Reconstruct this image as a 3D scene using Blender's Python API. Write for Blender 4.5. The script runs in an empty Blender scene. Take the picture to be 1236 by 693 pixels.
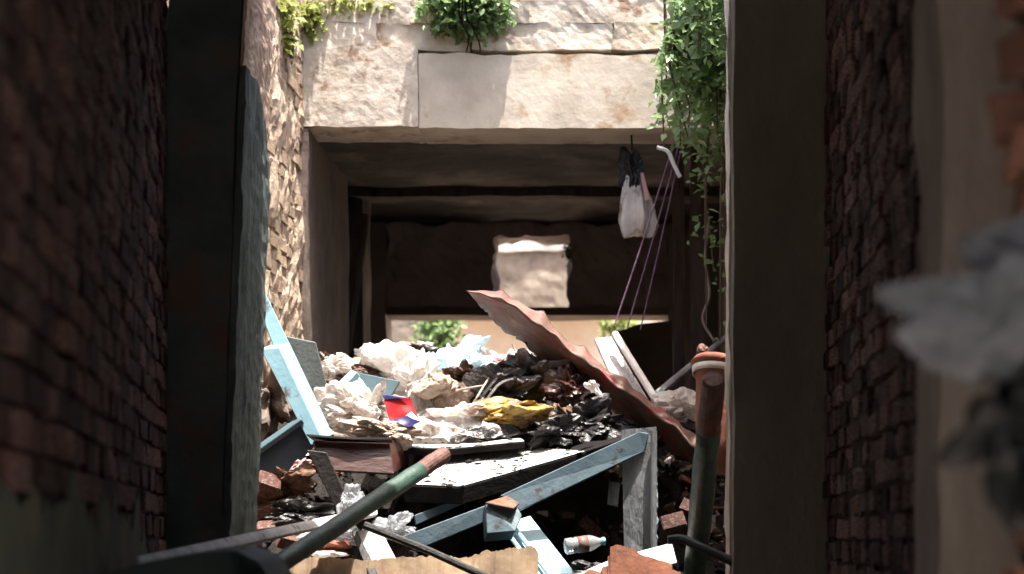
import bpy, bmesh, math, random
import numpy as np
from mathutils import Vector, Matrix, noise, Euler

# ------------------------------------------------------------------ camera, sky, sun, exposure
scene = bpy.context.scene
col = scene.collection
ZC = 1.0                      # camera height above the ground
F, VX, VY = 2400.0, 770.0, 650.0   # focal length and vanishing point of the passage (photo pixels, 1236 wide)

cam_d = bpy.data.cameras.new('camera'); cam = bpy.data.objects.new('camera', cam_d); col.objects.link(cam)
cam.location = (0, 0, ZC); cam.rotation_euler = (math.radians(90), 0, 0)
cam_d.sensor_width = 36; cam_d.lens = 36 * F / 1236
cam_d.shift_x = (618 - VX) / 1236; cam_d.shift_y = (VY - 346.5) / 1236
cam_d.clip_start = 0.05; cam_d.clip_end = 2000
cam_d.dof.use_dof = True; cam_d.dof.focus_distance = 9.0; cam_d.dof.aperture_fstop = 2.4
scene.camera = cam

SUN = Vector((0.13, -0.14, 0.98)).normalized()
w = bpy.data.worlds.new('World'); scene.world = w; w.use_nodes = True
nt = w.node_tree; bg = nt.nodes['Background']
sky = nt.nodes.new('ShaderNodeTexSky'); sky.sky_type = 'NISHITA'; sky.sun_disc = False
sky.dust_density = 6; sky.air_density = .9; sky.ozone_density = .3
sky.sun_elevation = math.asin(SUN.z); sky.sun_rotation = math.atan2(SUN.x, SUN.y)
nt.links.new(sky.outputs[0], bg.inputs[0]); bg.inputs[1].default_value = 0.11
sd = bpy.data.lights.new('sun', 'SUN'); sd.energy = 3.8; sd.angle = math.radians(0.6); sd.color = (1, 0.95, 0.88)
so = bpy.data.objects.new('sun', sd); col.objects.link(so); so.location = (0, -5, 30)
so.rotation_euler = (-SUN).to_track_quat('-Z', 'Y').to_euler()
vs = scene.view_settings; vs.view_transform = 'Standard'; vs.look = 'None'; vs.gamma = 1; vs.use_curve_mapping = False
vs.exposure = 2.2
scene.cycles.max_bounces = 8; scene.cycles.diffuse_bounces = 5; scene.cycles.caustics_reflective = False
scene.cycles.caustics_refractive = False

# ------------------------------------------------------------------ helpers
RND = random.Random(7)
WLOC = {}
def P(px, py, Y):
    """world point at distance Y that the photograph shows at (px, py)"""
    return Vector(((px - VX) / F * Y, Y, ZC + (VY - py) / F * Y))
def nz(p, s=1.0, o=0.0):
    return noise.noise(Vector((p[0] * s + o, p[1] * s + o * 1.7, p[2] * s - o)))
def ridged(p, s, o=0.0, oc=3):
    return noise.ridged_multi_fractal(Vector((p[0]*s+o, p[1]*s-o, p[2]*s+o*2)), 0.9, 2.1, oc, 1.0, 1.6)

def obj(name, verts, faces, mat, parent=None, smooth=False):
    xs = [v[0] for v in verts]; ys = [v[1] for v in verts]; zs = [v[2] for v in verts]
    b = Vector(((min(xs)+max(xs))/2, (min(ys)+max(ys))/2, min(zs)))
    me = bpy.data.meshes.new(name)
    me.from_pydata([(v[0]-b.x, v[1]-b.y, v[2]-b.z) for v in verts], [], faces)
    if smooth: me.polygons.foreach_set('use_smooth', [True]*len(me.polygons))
    me.materials.append(mat); me.update()
    o = bpy.data.objects.new(name, me); col.objects.link(o); o.location = b
    WLOC[o] = b
    if parent: adopt(o, parent)
    return o
def adopt(o, parent):
    o.parent = parent; o.matrix_parent_inverse = Matrix.Translation(-WLOC[parent])
def empty(name, loc):
    o = bpy.data.objects.new(name, None); col.objects.link(o); o.location = loc; WLOC[o] = Vector(loc)
    o.empty_display_size = 0.1
    return o
def tag(o, label, cat, group=None):
    o['label'] = label; o['category'] = cat
    if group: o['group'] = group
    return o
def structure(o): o['kind'] = 'structure'; return o
def stuff(o): o['kind'] = 'stuff'; return o
class MB:
    def __init__(s): s.v = []; s.f = []
    def add(s, vs, fs):
        n = len(s.v); s.v += [tuple(v) for v in vs]; s.f += [tuple(i+n for i in f) for f in fs]; return s
    def obj(s, name, mat, parent=None, smooth=False): return obj(name, s.v, s.f, mat, parent, smooth)

def prism(pts, ext):
    """closed solid: polygon pts swept along ext"""
    n = len(pts); ext = Vector(ext); v = [Vector(p) for p in pts]
    nm = Vector((0, 0, 0))
    for i in range(n): nm += v[i].cross(v[(i+1) % n])
    if nm.dot(ext) > 0: v = v[::-1]
    a = v + [p + ext for p in v]
    f = [tuple(range(n)), tuple(range(2*n-1, n-1, -1))]
    for i in range(n):
        j = (i+1) % n; f.append((j, i, i+n, j+n))
    return a, f
def slab(pts, t, back=True):
    """board: polygon with thickness t on its far side"""
    v = [Vector(p) for p in pts]; nm = Vector((0, 0, 0))
    for i in range(len(v)): nm += v[i].cross(v[(i+1) % len(v)])
    nm.normalize()
    if nm.dot(v[0] - cam.location) < 0: nm = -nm
    return prism(v, nm * (t if back else -t))
def bevel(o, w=0.004, seg=1):
    m = o.modifiers.new('bevel', 'BEVEL'); m.width = w; m.segments = seg; m.limit_method = 'ANGLE'; return o
def tube(pts, r, seg=8, r1=None, wob=0.0, seed=0):
    pts = [Vector(p) for p in pts]; r1 = r if r1 is None else r1; n = len(pts); V = []; Fc = []
    t0 = (pts[1]-pts[0]).normalized(); up = Vector((0, 0, 1)) if abs(t0.z) < .9 else Vector((1, 0, 0))
    for i, p in enumerate(pts):
        t = (pts[min(i+1, n-1)] - pts[max(i-1, 0)]).normalized()
        a = t.cross(up).normalized(); b = a.cross(t).normalized()
        rr = r + (r1-r)*i/(n-1)
        for k in range(seg):
            q = 2*math.pi*k/seg; d = a*math.cos(q)+b*math.sin(q)
            V.append(p + d*rr*(1 + wob*nz(p + d*rr, 25, seed)))
    for i in range(n-1):
        for k in range(seg):
            k2 = (k+1) % seg; Fc.append((i*seg+k, i*seg+k2, (i+1)*seg+k2, (i+1)*seg+k))
    Fc.append(tuple(range(seg-1, -1, -1))); Fc.append(tuple(range((n-1)*seg, n*seg)))
    return V, Fc
def curve(pts, n=6):
    """Catmull-Rom through pts"""
    pts = [Vector(p) for p in pts]; q = [pts[0]*2-pts[1]] + pts + [pts[-1]*2-pts[-2]]; out = []
    for i in range(1, len(q)-2):
        for k in range(n):
            t = k/n; a, b, c, d = q[i-1], q[i], q[i+1], q[i+2]
            out.append(0.5*((2*b)+(c-a)*t+(2*a-5*b+4*c-d)*t*t+(3*b-a-3*c+d)*t**3))
    return out + [pts[-1]]
def gridbox(x0, x1, y0, y1, z0, z1, res, amp, fr=4.0, warp=None, seed=0.0, amp2=0.0):
    """rough box: every face a grid, displaced by a position noise so that seams stay closed"""
    mb = MB(); lo = (x0, y0, z0); hi = (x1, y1, z1)
    c = Vector(((x0+x1)/2, (y0+y1)/2, (z0+z1)/2))
    def disp(p):
        d = Vector((nz(p, fr, seed), nz(p, fr, seed+31), nz(p, fr, seed+77)))*amp
        if amp2: d += Vector((nz(p, fr*6, seed), nz(p, fr*6, seed+31), nz(p, fr*6, seed+77)))*amp2
        p = p + d
        return warp(p) if warp else p
    for ax in range(3):
        a, b = (ax+1) % 3, (ax+2) % 3
        na = max(1, min(90, round((hi[a]-lo[a])/res))); nb = max(1, min(90, round((hi[b]-lo[b])/res)))
        for side in (0, 1):
            vs = []; fs = []
            for i in range(na+1):
                for j in range(nb+1):
                    p = [0, 0, 0]; p[ax] = (lo, hi)[side][ax]
                    p[a] = lo[a]+(hi[a]-lo[a])*i/na; p[b] = lo[b]+(hi[b]-lo[b])*j/nb
                    vs.append(disp(Vector(p)))
            for i in range(na):
                for j in range(nb):
                    q = (i*(nb+1)+j, (i+1)*(nb+1)+j, (i+1)*(nb+1)+j+1, i*(nb+1)+j+1)
                    fs.append(q if side else q[::-1])
            mb.add(vs, fs)
    return mb
_ico = {}
def ico(n):
    if n not in _ico:
        bm = bmesh.new(); bmesh.ops.create_icosphere(bm, subdivisions=n, radius=1)
        _ico[n] = ([v.co.copy() for v in bm.verts], [tuple(v.index for v in f.verts) for f in bm.faces]); bm.free()
    return _ico[n]
def crease(X, rng, k=1.0, levels=((1.1, 3, .42), (2.2, 4, .42), (4.5, 4, .4), (8, 4, .34), (14, 3, .24))):
    """sum of sharp triangular folds over the points X (freq, count, slope)"""
    out = np.zeros(len(X)); d = X.shape[1]
    for fq, cnt, sl in levels:
        for _ in range(cnt):
            n = rng.normal(size=d); n /= np.linalg.norm(n); q = (X @ n)*fq*rng.uniform(.7, 1.3)*.5 + rng.uniform(0, 1)
            out += k*sl/fq*(4*np.abs(q-np.floor(q+.5)) - 1)*rng.uniform(.4, 1)
    return out
def crumple(c, size, seed, rot=(0, 0, 0), sub=5, k1=.35, k2=.22, fr=1.6, flat=0.0):
    """crumpled bag: sphere with sharp folds; size = half extents"""
    V, Fc = ico(sub); X = np.array([tuple(v) for v in V]); rng = np.random.default_rng(int(seed*7+3))
    r_ = np.ones(len(X))
    for i in range(4):
        n = rng.normal(size=3); r_ += k1*.3*np.sin(X @ n*fr*1.2 + rng.uniform(0, 6))
    Wp = X + .3*np.sin(X[:, [1, 2, 0]]*3.1 + rng.uniform(0, 6, 3)) + .12*np.sin(X[:, [2, 0, 1]]*8.3 + rng.uniform(0, 6, 3))
    r_ += crease(Wp, rng, k2/.22)
    X = X*np.clip(r_, .3, 2.0)[:, None]*np.array(size)
    if flat: X[:, 2] = np.where(X[:, 2] < 0, X[:, 2]*(1-flat), X[:, 2])
    X = X @ np.array(Euler(rot).to_matrix()).T + np.array(tuple(c))
    return X.tolist(), Fc

# ------------------------------------------------------------------ materials
def mat(name, c1, c2=None, c3=None, scale=6, rough=.8, bump=.3, bscale=30, spec=.3, rnd=0.0, stain=None, stain_at=.62,
        stain_scale=3, transl=None, coat=0, stretch=None, detail=6, metal=0.0, alpha=1.0, rvar=.12):
    m = bpy.data.materials.new(name); m.use_nodes = True; t = m.node_tree; N = t.nodes; L = t.links
    bs = N['Principled BSDF']; bs.inputs['Roughness'].default_value = rough
    bs.inputs['Specular IOR Level'].default_value = spec; bs.inputs['Metallic'].default_value = metal
    if coat: bs.inputs['Coat Weight'].default_value = coat; bs.inputs['Coat Roughness'].default_value = .15
    tc = N.new('ShaderNodeTexCoord'); oi = N.new('ShaderNodeObjectInfo')
    ma = N.new('ShaderNodeVectorMath'); ma.operation = 'MULTIPLY_ADD'
    cm = N.new('ShaderNodeCombineXYZ')
    for i in range(3): L.new(oi.outputs['Random'], cm.inputs[i])
    L.new(cm.outputs[0], ma.inputs[0]); ma.inputs[1].default_value = (17, 9, 23); L.new(tc.outputs['Object'], ma.inputs[2])
    vec = ma.outputs[0]
    if stretch:
        vm = N.new('ShaderNodeVectorMath'); vm.operation = 'MULTIPLY'; vm.inputs[1].default_value = stretch
        L.new(vec, vm.inputs[0]); vec = vm.outputs[0]
    def nn(s, d=detail):
        n = N.new('ShaderNodeTexNoise'); n.inputs['Scale'].default_value = s; n.inputs['Detail'].default_value = d
        n.inputs['Roughness'].default_value = .62; L.new(vec, n.inputs['Vector']); return n.outputs['Fac']
    c2 = c2 or tuple(x*.7 for x in c1)
    rp = N.new('ShaderNodeValToRGB'); L.new(nn(scale), rp.inputs[0]); e = rp.color_ramp.elements
    e[0].position = .34; e[0].color = (*c2, 1); e[1].position = .62; e[1].color = (*c1, 1)
    if c3: x = e.new(.72); x.color = (*c3, 1)
    out = rp.outputs[0]
    def mix(fac, a, bcol, mode='MIX'):
        mx = N.new('ShaderNodeMix'); mx.data_type = 'RGBA'; mx.blend_type = mode
        if hasattr(fac, 'links') or not isinstance(fac, (int, float)): L.new(fac, mx.inputs['Factor'])
        else: mx.inputs['Factor'].default_value = fac
        L.new(a, mx.inputs[6])
        if isinstance(bcol, tuple): mx.inputs[7].default_value = (*bcol, 1)
        else: L.new(bcol, mx.inputs[7])
        return mx.outputs[2]
    if stain:
        sr = N.new('ShaderNodeValToRGB'); L.new(nn(stain_scale, 8), sr.inputs[0])
        sr.color_ramp.elements[0].position = stain_at-.06; sr.color_ramp.elements[1].position = stain_at+.04
        out = mix(sr.outputs[0], out, stain)
    if rnd:
        mr = N.new('ShaderNodeMapRange'); L.new(oi.outputs['Random'], mr.inputs[0])
        mr.inputs[3].default_value = 1-rnd; mr.inputs[4].default_value = 1+rnd
        hv = N.new('ShaderNodeHueSaturation'); L.new(mr.outputs[0], hv.inputs['Value']); L.new(out, hv.inputs['Color'])
        out = hv.outputs[0]
    L.new(out, bs.inputs['Base Color'])
    if rvar:
        mr2 = N.new('ShaderNodeMapRange'); L.new(nn(scale*2.3, 3), mr2.inputs[0])
        mr2.inputs[3].default_value = max(.03, rough-rvar); mr2.inputs[4].default_value = min(1, rough+rvar)
        L.new(mr2.outputs[0], bs.inputs['Roughness'])
    if bump:
        bp = N.new('ShaderNodeBump'); bp.inputs['Strength'].default_value = bump; bp.inputs['Distance'].default_value = .02
        L.new(nn(bscale, 8), bp.inputs['Height']); L.new(bp.outputs[0], bs.inputs['Normal'])
    last = bs.outputs[0]
    if transl:
        tr = N.new('ShaderNodeBsdfTranslucent'); L.new(out, tr.inputs[0]); ms = N.new('ShaderNodeMixShader')
        ms.inputs[0].default_value = transl; L.new(last, ms.inputs[1]); L.new(tr.outputs[0], ms.inputs[2]); last = ms.outputs[0]
    if alpha < 1:
        tp = N.new('ShaderNodeBsdfTransparent'); ms = N.new('ShaderNodeMixShader'); ms.inputs[0].default_value = alpha
        L.new(tp.outputs[0], ms.inputs[1]); L.new(last, ms.inputs[2]); last = ms.outputs[0]
    L.new(last, N['Material Output'].inputs[0])
    return m
M = {}
M['ground'] = mat('ground_soil', (.12, .09, .07), (.05, .04, .03), scale=3, bump=.6, bscale=20, rough=.95)
M['brick'] = mat('old_red_brick', (.15, .064, .048), (.085, .038, .03), (.21, .125, .095), scale=14, bump=.7, bscale=45, rough=.9, rnd=.75, stain=(.21, .165, .145), stain_at=.57, stain_scale=7)
M['brick2'] = mat('red_brick_wall', (.19, .085, .064), (.1, .047, .037), (.3, .2, .16), scale=14, bump=.7, bscale=45, rough=.9, rnd=.75, stain=(.26, .21, .19), stain_at=.54, stain_scale=7)
M['sandbrick'] = mat('weathered_pale_brick', (.52, .39, .28), (.34, .22, .16), (.6, .5, .38), scale=9, bump=.8, bscale=35, rough=.95, rnd=.3, stain=(.2, .19, .08), stain_at=.6, stain_scale=4)
M['mortar'] = mat('dark_lime_mortar', (.05, .036, .03), (.02, .015, .013), scale=8, bump=.8, bscale=25, rough=1)
M['palemortar'] = mat('pale_lime_mortar', (.46, .36, .27), (.3, .21, .15), scale=8, bump=.8, bscale=25, rough=1)
M['plaster'] = mat('green_plaster', (.13, .14, .1), (.07, .08, .06), scale=5, bump=.5, bscale=18, rough=.95, stain=(.25, .11, .05), stain_at=.63, stain_scale=5)
M['pierdark'] = mat('dark_painted_pier', (.11, .14, .136), (.065, .085, .085), scale=4, bump=.4, bscale=16, rough=.85, stain=(.16, .1, .08), stain_at=.61, stain_scale=2.6)
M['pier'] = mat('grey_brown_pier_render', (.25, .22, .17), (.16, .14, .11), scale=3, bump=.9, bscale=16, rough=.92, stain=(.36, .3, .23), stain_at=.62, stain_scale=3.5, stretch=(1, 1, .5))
M['litedge'] = mat('lit_plaster_edge', (.84, .79, .7), (.66, .59, .5), scale=6, bump=.5, bscale=20, rough=.9)  # pale tone stands in for sunlight on the pier's inner edge
M['greenpaint'] = mat('peeling_green_paint', (.13, .165, .15), (.06, .082, .074), (.25, .27, .25), scale=9, bump=1.0, bscale=22, rough=.75, stretch=(1.6, 1.6, .45), stain=(.22, .22, .19), stain_at=.66, stain_scale=14)
M['bareplaster'] = mat('bare_pinkish_plaster', (.72, .55, .43), (.52, .36, .27), (.76, .62, .51), scale=7, bump=.9, bscale=18, rough=.95, stretch=(1.5, 1.5, .5), stain=(.2, .11, .08), stain_at=.66, stain_scale=6)
M['concrete'] = mat('sunlit_cream_concrete', (.54, .48, .4), (.42, .36, .29), (.6, .54, .46), scale=4, bump=.22, bscale=14, rough=.95, stain=(.33, .22, .13), stain_at=.63, stain_scale=3.5)
M['roughconcrete'] = mat('pitted_cream_concrete', (.55, .49, .42), (.38, .32, .26), (.62, .57, .5), scale=9, bump=.35, bscale=22, rough=.95, stain=(.24, .16, .11), stain_at=.62, stain_scale=8)
M['stone'] = mat('weathered_wall_stone', (.5, .43, .35), (.36, .29, .22), (.57, .5, .42), scale=7, bump=.5, bscale=16, rough=.95, rnd=.15, stain=(.2, .2, .08), stain_at=.64, stain_scale=5)
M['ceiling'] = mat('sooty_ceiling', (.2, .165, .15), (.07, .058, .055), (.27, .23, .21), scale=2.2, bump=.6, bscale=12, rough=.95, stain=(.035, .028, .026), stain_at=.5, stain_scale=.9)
M['farplaster'] = mat('sooty_far_plaster', (.42, .36, .33), (.24, .2, .18), scale=1.5, bump=.5, bscale=9, rough=.95)
M['passwall'] = mat('grimy_passage_plaster', (.2, .155, .125), (.1, .075, .062), scale=1.8, bump=.5, bscale=9, rough=.95)
M['timber'] = mat('dark_old_timber', (.1, .075, .06), (.05, .038, .03), scale=5, bump=.7, bscale=18, rough=.85, stretch=(3, 3, .5))
M['pinkwall'] = mat('salmon_brick_far_wall', (.84, .74, .63), (.76, .62, .5), (.86, .78, .68), scale=5, bump=.4, bscale=12, rough=.95)
M['limewash'] = mat('blotchy_limewash', (.34, .28, .22), (.15, .115, .09), (.45, .39, .33), scale=4, bump=.5, bscale=12, rough=.95)
M['white'] = mat('white_lime', (.75, .71, .67), (.6, .54, .49), scale=6, rough=.9)
M['soil'] = mat('black_void_soil', (.02, .016, .013), (.007, .006, .005), (.045, .035, .026), scale=9, bump=1, bscale=30, rough=.85, spec=.25)  # black debris, darkened further to carry the shade of deep voids
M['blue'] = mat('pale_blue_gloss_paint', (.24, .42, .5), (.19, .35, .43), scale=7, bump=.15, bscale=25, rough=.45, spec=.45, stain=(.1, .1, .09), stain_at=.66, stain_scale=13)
M['shadeblue'] = mat('shaded_blue_paint', (.075, .115, .14), (.05, .08, .1), scale=7, bump=.2, bscale=25, rough=.5, spec=.4, stain=(.03, .03, .03), stain_at=.62, stain_scale=13)  # blue paint with shade put into its base colour; stains are wear
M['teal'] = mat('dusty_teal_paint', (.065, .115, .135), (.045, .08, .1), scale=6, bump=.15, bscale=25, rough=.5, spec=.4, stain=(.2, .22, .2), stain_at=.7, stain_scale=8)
M['shadenavy'] = mat('shaded_navy_paint', (.05, .072, .1), (.033, .05, .075), scale=6, bump=.15, bscale=25, rough=.55, stain=(.03, .03, .03), stain_at=.7, stain_scale=8)  # blue of the drawer's shaded side, shade held in the colour
M['greypanel'] = mat('grey_green_laminate', (.12, .14, .135), (.07, .08, .08), scale=7, bump=.2, rough=.6, stain=(.2, .2, .18), stain_at=.68, stain_scale=12)
M['mahog'] = mat('red_brown_lacquer', (.06, .021, .016), (.03, .011, .009), scale=5, bump=.15, bscale=18, rough=.35, spec=.5, stretch=(1, 1, 3))
M['dustwhite'] = mat('dusty_white_board', (.62, .6, .58), (.4, .38, .36), (.7, .69, .67), scale=12, bump=.6, bscale=60, rough=.6, stain=(.06, .05, .045), stain_at=.63, stain_scale=16)
M['blackedge'] = mat('black_edge_shade', (.012, .01, .0095), (.005, .0045, .0045), scale=8, bump=.4, rough=.9, spec=.1)  # near black paints the shade on board fronts; also the box lip
M['greyplank'] = mat('grey_weathered_plank', (.4, .37, .35), (.24, .22, .21), (.5, .48, .46), scale=9, bump=.5, bscale=35, rough=.7, stain=(.1, .09, .08), stain_at=.66, stain_scale=12)
M['greypost'] = mat('grey_broken_post', (.2, .21, .22), (.11, .12, .125), scale=6, bump=.5, bscale=30, rough=.7, stretch=(3, 3, .6))
M['polegreen'] = mat('dark_green_pole_paint', (.045, .085, .065), (.02, .045, .034), (.09, .13, .11), scale=12, bump=.4, bscale=25, rough=.5, spec=.45, stain=(.02, .02, .02), stain_at=.68, stain_scale=14)
M['polered'] = mat('red_brown_pole_end', (.15, .075, .058), (.085, .04, .032), (.23, .13, .105), scale=12, bump=.4, bscale=35, rough=.6)
M['polecut'] = mat('pale_sawn_pole_end', (.34, .24, .19), (.24, .16, .12), scale=20, bump=.2, rough=.8)
M['rod'] = mat('black_iron_rod', (.02, .017, .016), (.01, .009, .009), scale=12, bump=.4, rough=.55)
M['dkgreen'] = mat('dark_green_bent_sheet', (.035, .05, .045), (.02, .028, .026), scale=5, bump=.3, rough=.6, stain=(.09, .1, .09), stain_at=.68, stain_scale=6)
M['cardboard'] = mat('torn_brown_cardboard', (.21, .15, .095), (.13, .09, .057), (.28, .21, .14), scale=7, bump=.35, bscale=16, rough=.9, stain=(.16, .045, .035), stain_at=.63, stain_scale=4)
M['rustboard'] = mat('rust_red_broken_board', (.2, .07, .035), (.11, .04, .022), scale=8, bump=.3, rough=.8)
M['sheet'] = mat('rusted_pink_painted_sheet', (.16, .092, .07), (.085, .046, .036), (.27, .17, .135), scale=7, bump=.4, bscale=25, rough=.62, stain=(.16, .032, .034), stain_at=.57, stain_scale=9)
M['clay'] = mat('terracotta', (.3, .11, .07), (.18, .065, .042), (.38, .2, .14), scale=7, bump=.35, bscale=24, rough=.75)
M['bagwhite'] = mat('white_plastic_film', (.8, .78, .76), (.62, .56, .52), scale=8, bump=.5, bscale=40, rough=.2, spec=.7, transl=.35, stain=(.36, .24, .17), stain_at=.62, stain_scale=7, alpha=.85)
M['bagdirty'] = mat('muddy_clear_plastic_film', (.74, .7, .66), (.48, .4, .34), (.85, .83, .81), scale=7, bump=.6, bscale=40, rough=.16, spec=.8, transl=.35, stain=(.22, .14, .1), stain_at=.6, stain_scale=7, alpha=.78)
M['bagclear'] = mat('clear_crackled_film', (.5, .52, .54), (.3, .32, .34), scale=9, bump=.5, bscale=40, rough=.15, spec=.8, transl=.3, alpha=.5)
M['bagblue'] = mat('pale_blue_plastic_film', (.66, .78, .82), (.5, .66, .74), (.82, .82, .8), scale=5, bump=.5, bscale=40, rough=.3, spec=.6, transl=.3, stain=(.4, .3, .23), stain_at=.64, stain_scale=6)
M['bagblack'] = mat('black_plastic_film', (.028, .026, .026), (.012, .011, .011), scale=8, bump=.5, bscale=40, rough=.3, spec=.6, stain=(.12, .09, .08), stain_at=.66, stain_scale=8)
M['baggrey'] = mat('dusty_dark_grey_film', (.11, .1, .1), (.035, .03, .03), (.3, .27, .26), scale=8, bump=.5, bscale=40, rough=.35, spec=.5, transl=.1)
M['bagbrown'] = mat('mud_brown_refuse', (.16, .1, .075), (.06, .04, .03), (.3, .22, .17), scale=10, bump=.8, bscale=40, rough=.6)
M['sack'] = mat('tan_sacking', (.38, .3, .24), (.24, .18, .14), scale=20, bump=.6, bscale=80, rough=.9)
M['yellow'] = mat('stained_yellow_bag', (.42, .27, .05), (.22, .13, .03), (.52, .38, .12), scale=7, bump=.5, bscale=30, rough=.4, spec=.5, stain=(.1, .06, .03), stain_at=.54, stain_scale=7)
M['pinkish'] = mat('faded_pink_rag', (.5, .3, .29), (.34, .18, .18), scale=9, bump=.6, rough=.85)
M['red'] = mat('red_glossy_wrapper', (.34, .008, .014), (.26, .006, .01), scale=4, bump=.15, rough=.5, spec=.25)
M['wblue'] = mat('dark_blue_wrapper_print', (.01, .013, .08), (.008, .01, .055), scale=4, bump=.1, rough=.3, spec=.6)
M['wwhite'] = mat('white_wrapper_print', (.75, .7, .7), (.65, .58, .58), scale=4, bump=.1, rough=.3, spec=.6)
M['cyan'] = mat('cyan_plastic', (.13, .45, .52), (.1, .36, .43), scale=5, bump=.1, rough=.3, spec=.5)
M['bottle'] = mat('scuffed_clear_bottle', (.4, .42, .44), (.25, .27, .29), scale=7, bump=.1, rough=.15, spec=.8, alpha=.55)
M['label'] = mat('brown_bottle_label', (.2, .12, .1), (.12, .07, .06), scale=7, bump=.1, rough=.5)
M['leaf'] = mat('sunlit_leaf', (.22, .33, .12), (.1, .17, .055), (.38, .45, .23), scale=3, bump=0, rough=.4, spec=.5, transl=.45, rvar=0)
M['leafy'] = mat('yellow_green_leaf', (.3, .33, .08), (.16, .2, .05), (.42, .42, .14), scale=3, bump=0, rough=.55, spec=.3, transl=.35, rvar=0)
M['dryleaf'] = mat('dry_leaf', (.24, .15, .08), (.12, .07, .04), scale=6, bump=0, rough=.8)
M['stem'] = mat('brown_stem', (.12, .085, .06), (.06, .045, .03), scale=9, bump=.5, rough=.9)
M['twig'] = mat('pale_dry_twig', (.4, .33, .27), (.24, .18, .14), scale=12, bump=.4, rough=.85)
M['blackwire'] = mat('black_wire', (.012, .012, .012), (.007, .007, .007), scale=8, bump=.2, rough=.5)
M['rope'] = mat('purple_nylon_rope', (.19, .1, .17), (.12, .06, .11), scale=30, bump=.5, bscale=120, rough=.7)
M['hook'] = mat('white_plastic_pipe', (.7, .7, .72), (.55, .55, .58), scale=8, rough=.5, bump=.1)
M['nearcloth'] = mat('pale_grey_plastic_rag', (.15, .155, .175), (.05, .052, .058), (.24, .245, .27), scale=12, bump=.5, bscale=30, rough=.5, spec=.4)
M['nearpier'] = mat('brown_grey_crumbling_render', (.55, .47, .41), (.36, .3, .26), (.62, .53, .46), scale=4, bump=.8, bscale=14, rough=.95, stretch=(1, 1, .4))
M['nearbrick'] = mat('broken_orange_brick', (.36, .17, .115), (.22, .1, .07), (.44, .27, .2), scale=12, bump=.8, bscale=30, rough=.95, rnd=.3)
M['chipgrey'] = mat('grey_crumbs', (.25, .22, .2), (.1, .085, .075), scale=30, bump=.3, rough=.9)
M['chipbrown'] = mat('brown_scraps', (.17, .095, .06), (.07, .04, .028), scale=25, bump=.3, rough=.9)
M['chippale'] = mat('pale_scraps', (.65, .6, .56), (.42, .36, .32), scale=25, bump=.3, rough=.6)

# ------------------------------------------------------------------ ground and mound
g = obj('ground', [(-400, -300, 0), (400, -300, 0), (400, 500, 0), (-400, 500, 0)], [(0, 1, 2, 3)], M['ground']); structure(g)

o = obj('floor', [(-1.9, -9, .008), (1.6, -9, .008), (1.6, 6.9, .008), (-1.9, 6.9, .008)], [(0, 1, 2, 3)], M['white']); structure(o)  # pale unseen floor, added to bounce light onto the near piers
PROF = [(7.0, -.98), (7.6, -.8), (8.2, -.62), (8.7, -.48), (9.1, -.28), (9.5, .08), (9.8, .42), (10.1, .62), (10.5, .82), (11, .88), (12, .75), (13.2, .3), (14.5, -.3), (15.8, -.99)]
def mound_h(x, y):
    for (a, ha), (b, hb) in zip(PROF, PROF[1:]):
        if y <= b:
            t = max(0, (y-a)/(b-a)); h = ha+(hb-ha)*t; break
    else: h = -.99
    if y > 9: h -= max(0, x+.25)*.55*min(1, (y-9)/.6)            # lower towards the right wall
    if x < -1.1: h += (-1.1-x)*.1
    # hollow under the boards
    if -1.0 < x < .35 and y < 9.75: h -= .22*math.sin(math.pi*(x+1.0)/1.35)
    return ZC + h
mv = []; mf = []; nx, ny = 90, 150
for i in range(nx+1):
    for j in range(ny+1):
        x = -1.9 + 2.75*i/nx; y = 7.0 + 8.8*j/ny
        z = mound_h(x, y)
        p = (x, y, z); a = min(1, (y-7)/1.0)*min(1, max(.05, (15.8-y)/1.0))
        z += a*(.09*nz(p, 3, 2) + .05*nz(p, 9, 5) + .03*nz(p, 22, 8))
        mv.append((x + .02*nz(p, 9, 3), y, max(z, .006)))
for i in range(nx):
    for j in range(ny):
        a = i*(ny+1)+j; mf.append((a, a+ny+1, a+ny+2, a+1))
mound = obj('rubble_mound', mv, mf, M['soil']); structure(mound)

# ------------------------------------------------------------------ brick walls
def brick_variants(mat, n=6, seed=1):
    r = random.Random(seed); out = []
    for k in range(n):
        bm = bmesh.new(); bmesh.ops.create_cube(bm, size=1)
        for v in bm.verts: v.co += Vector((r.uniform(-.03, .03), r.uniform(-.02, .02), r.uniform(-.05, .05)))
        bmesh.ops.bevel(bm, geom=bm.edges[:], offset=.04, segments=1, affect='EDGES')
        for v in bm.verts: v.co += Vector((r.uniform(-.025, .025), r.uniform(-.02, .02), r.uniform(-.04, .04)))
        bmesh.ops.triangulate(bm, faces=[f for f in bm.faces if len(f.verts) > 4])
        me = bpy.data.meshes.new('brick'); bm.to_mesh(me); bm.free(); me.materials.append(mat); out.append(me)
    return out
def in_view(p, m=0):
    if p.y < .4: return False
    x = VX + F*p.x/p.y; y = VY - F*(p.z-ZC)/p.y
    return -m < x < 1236+m and -m < y < 693+m
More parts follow.
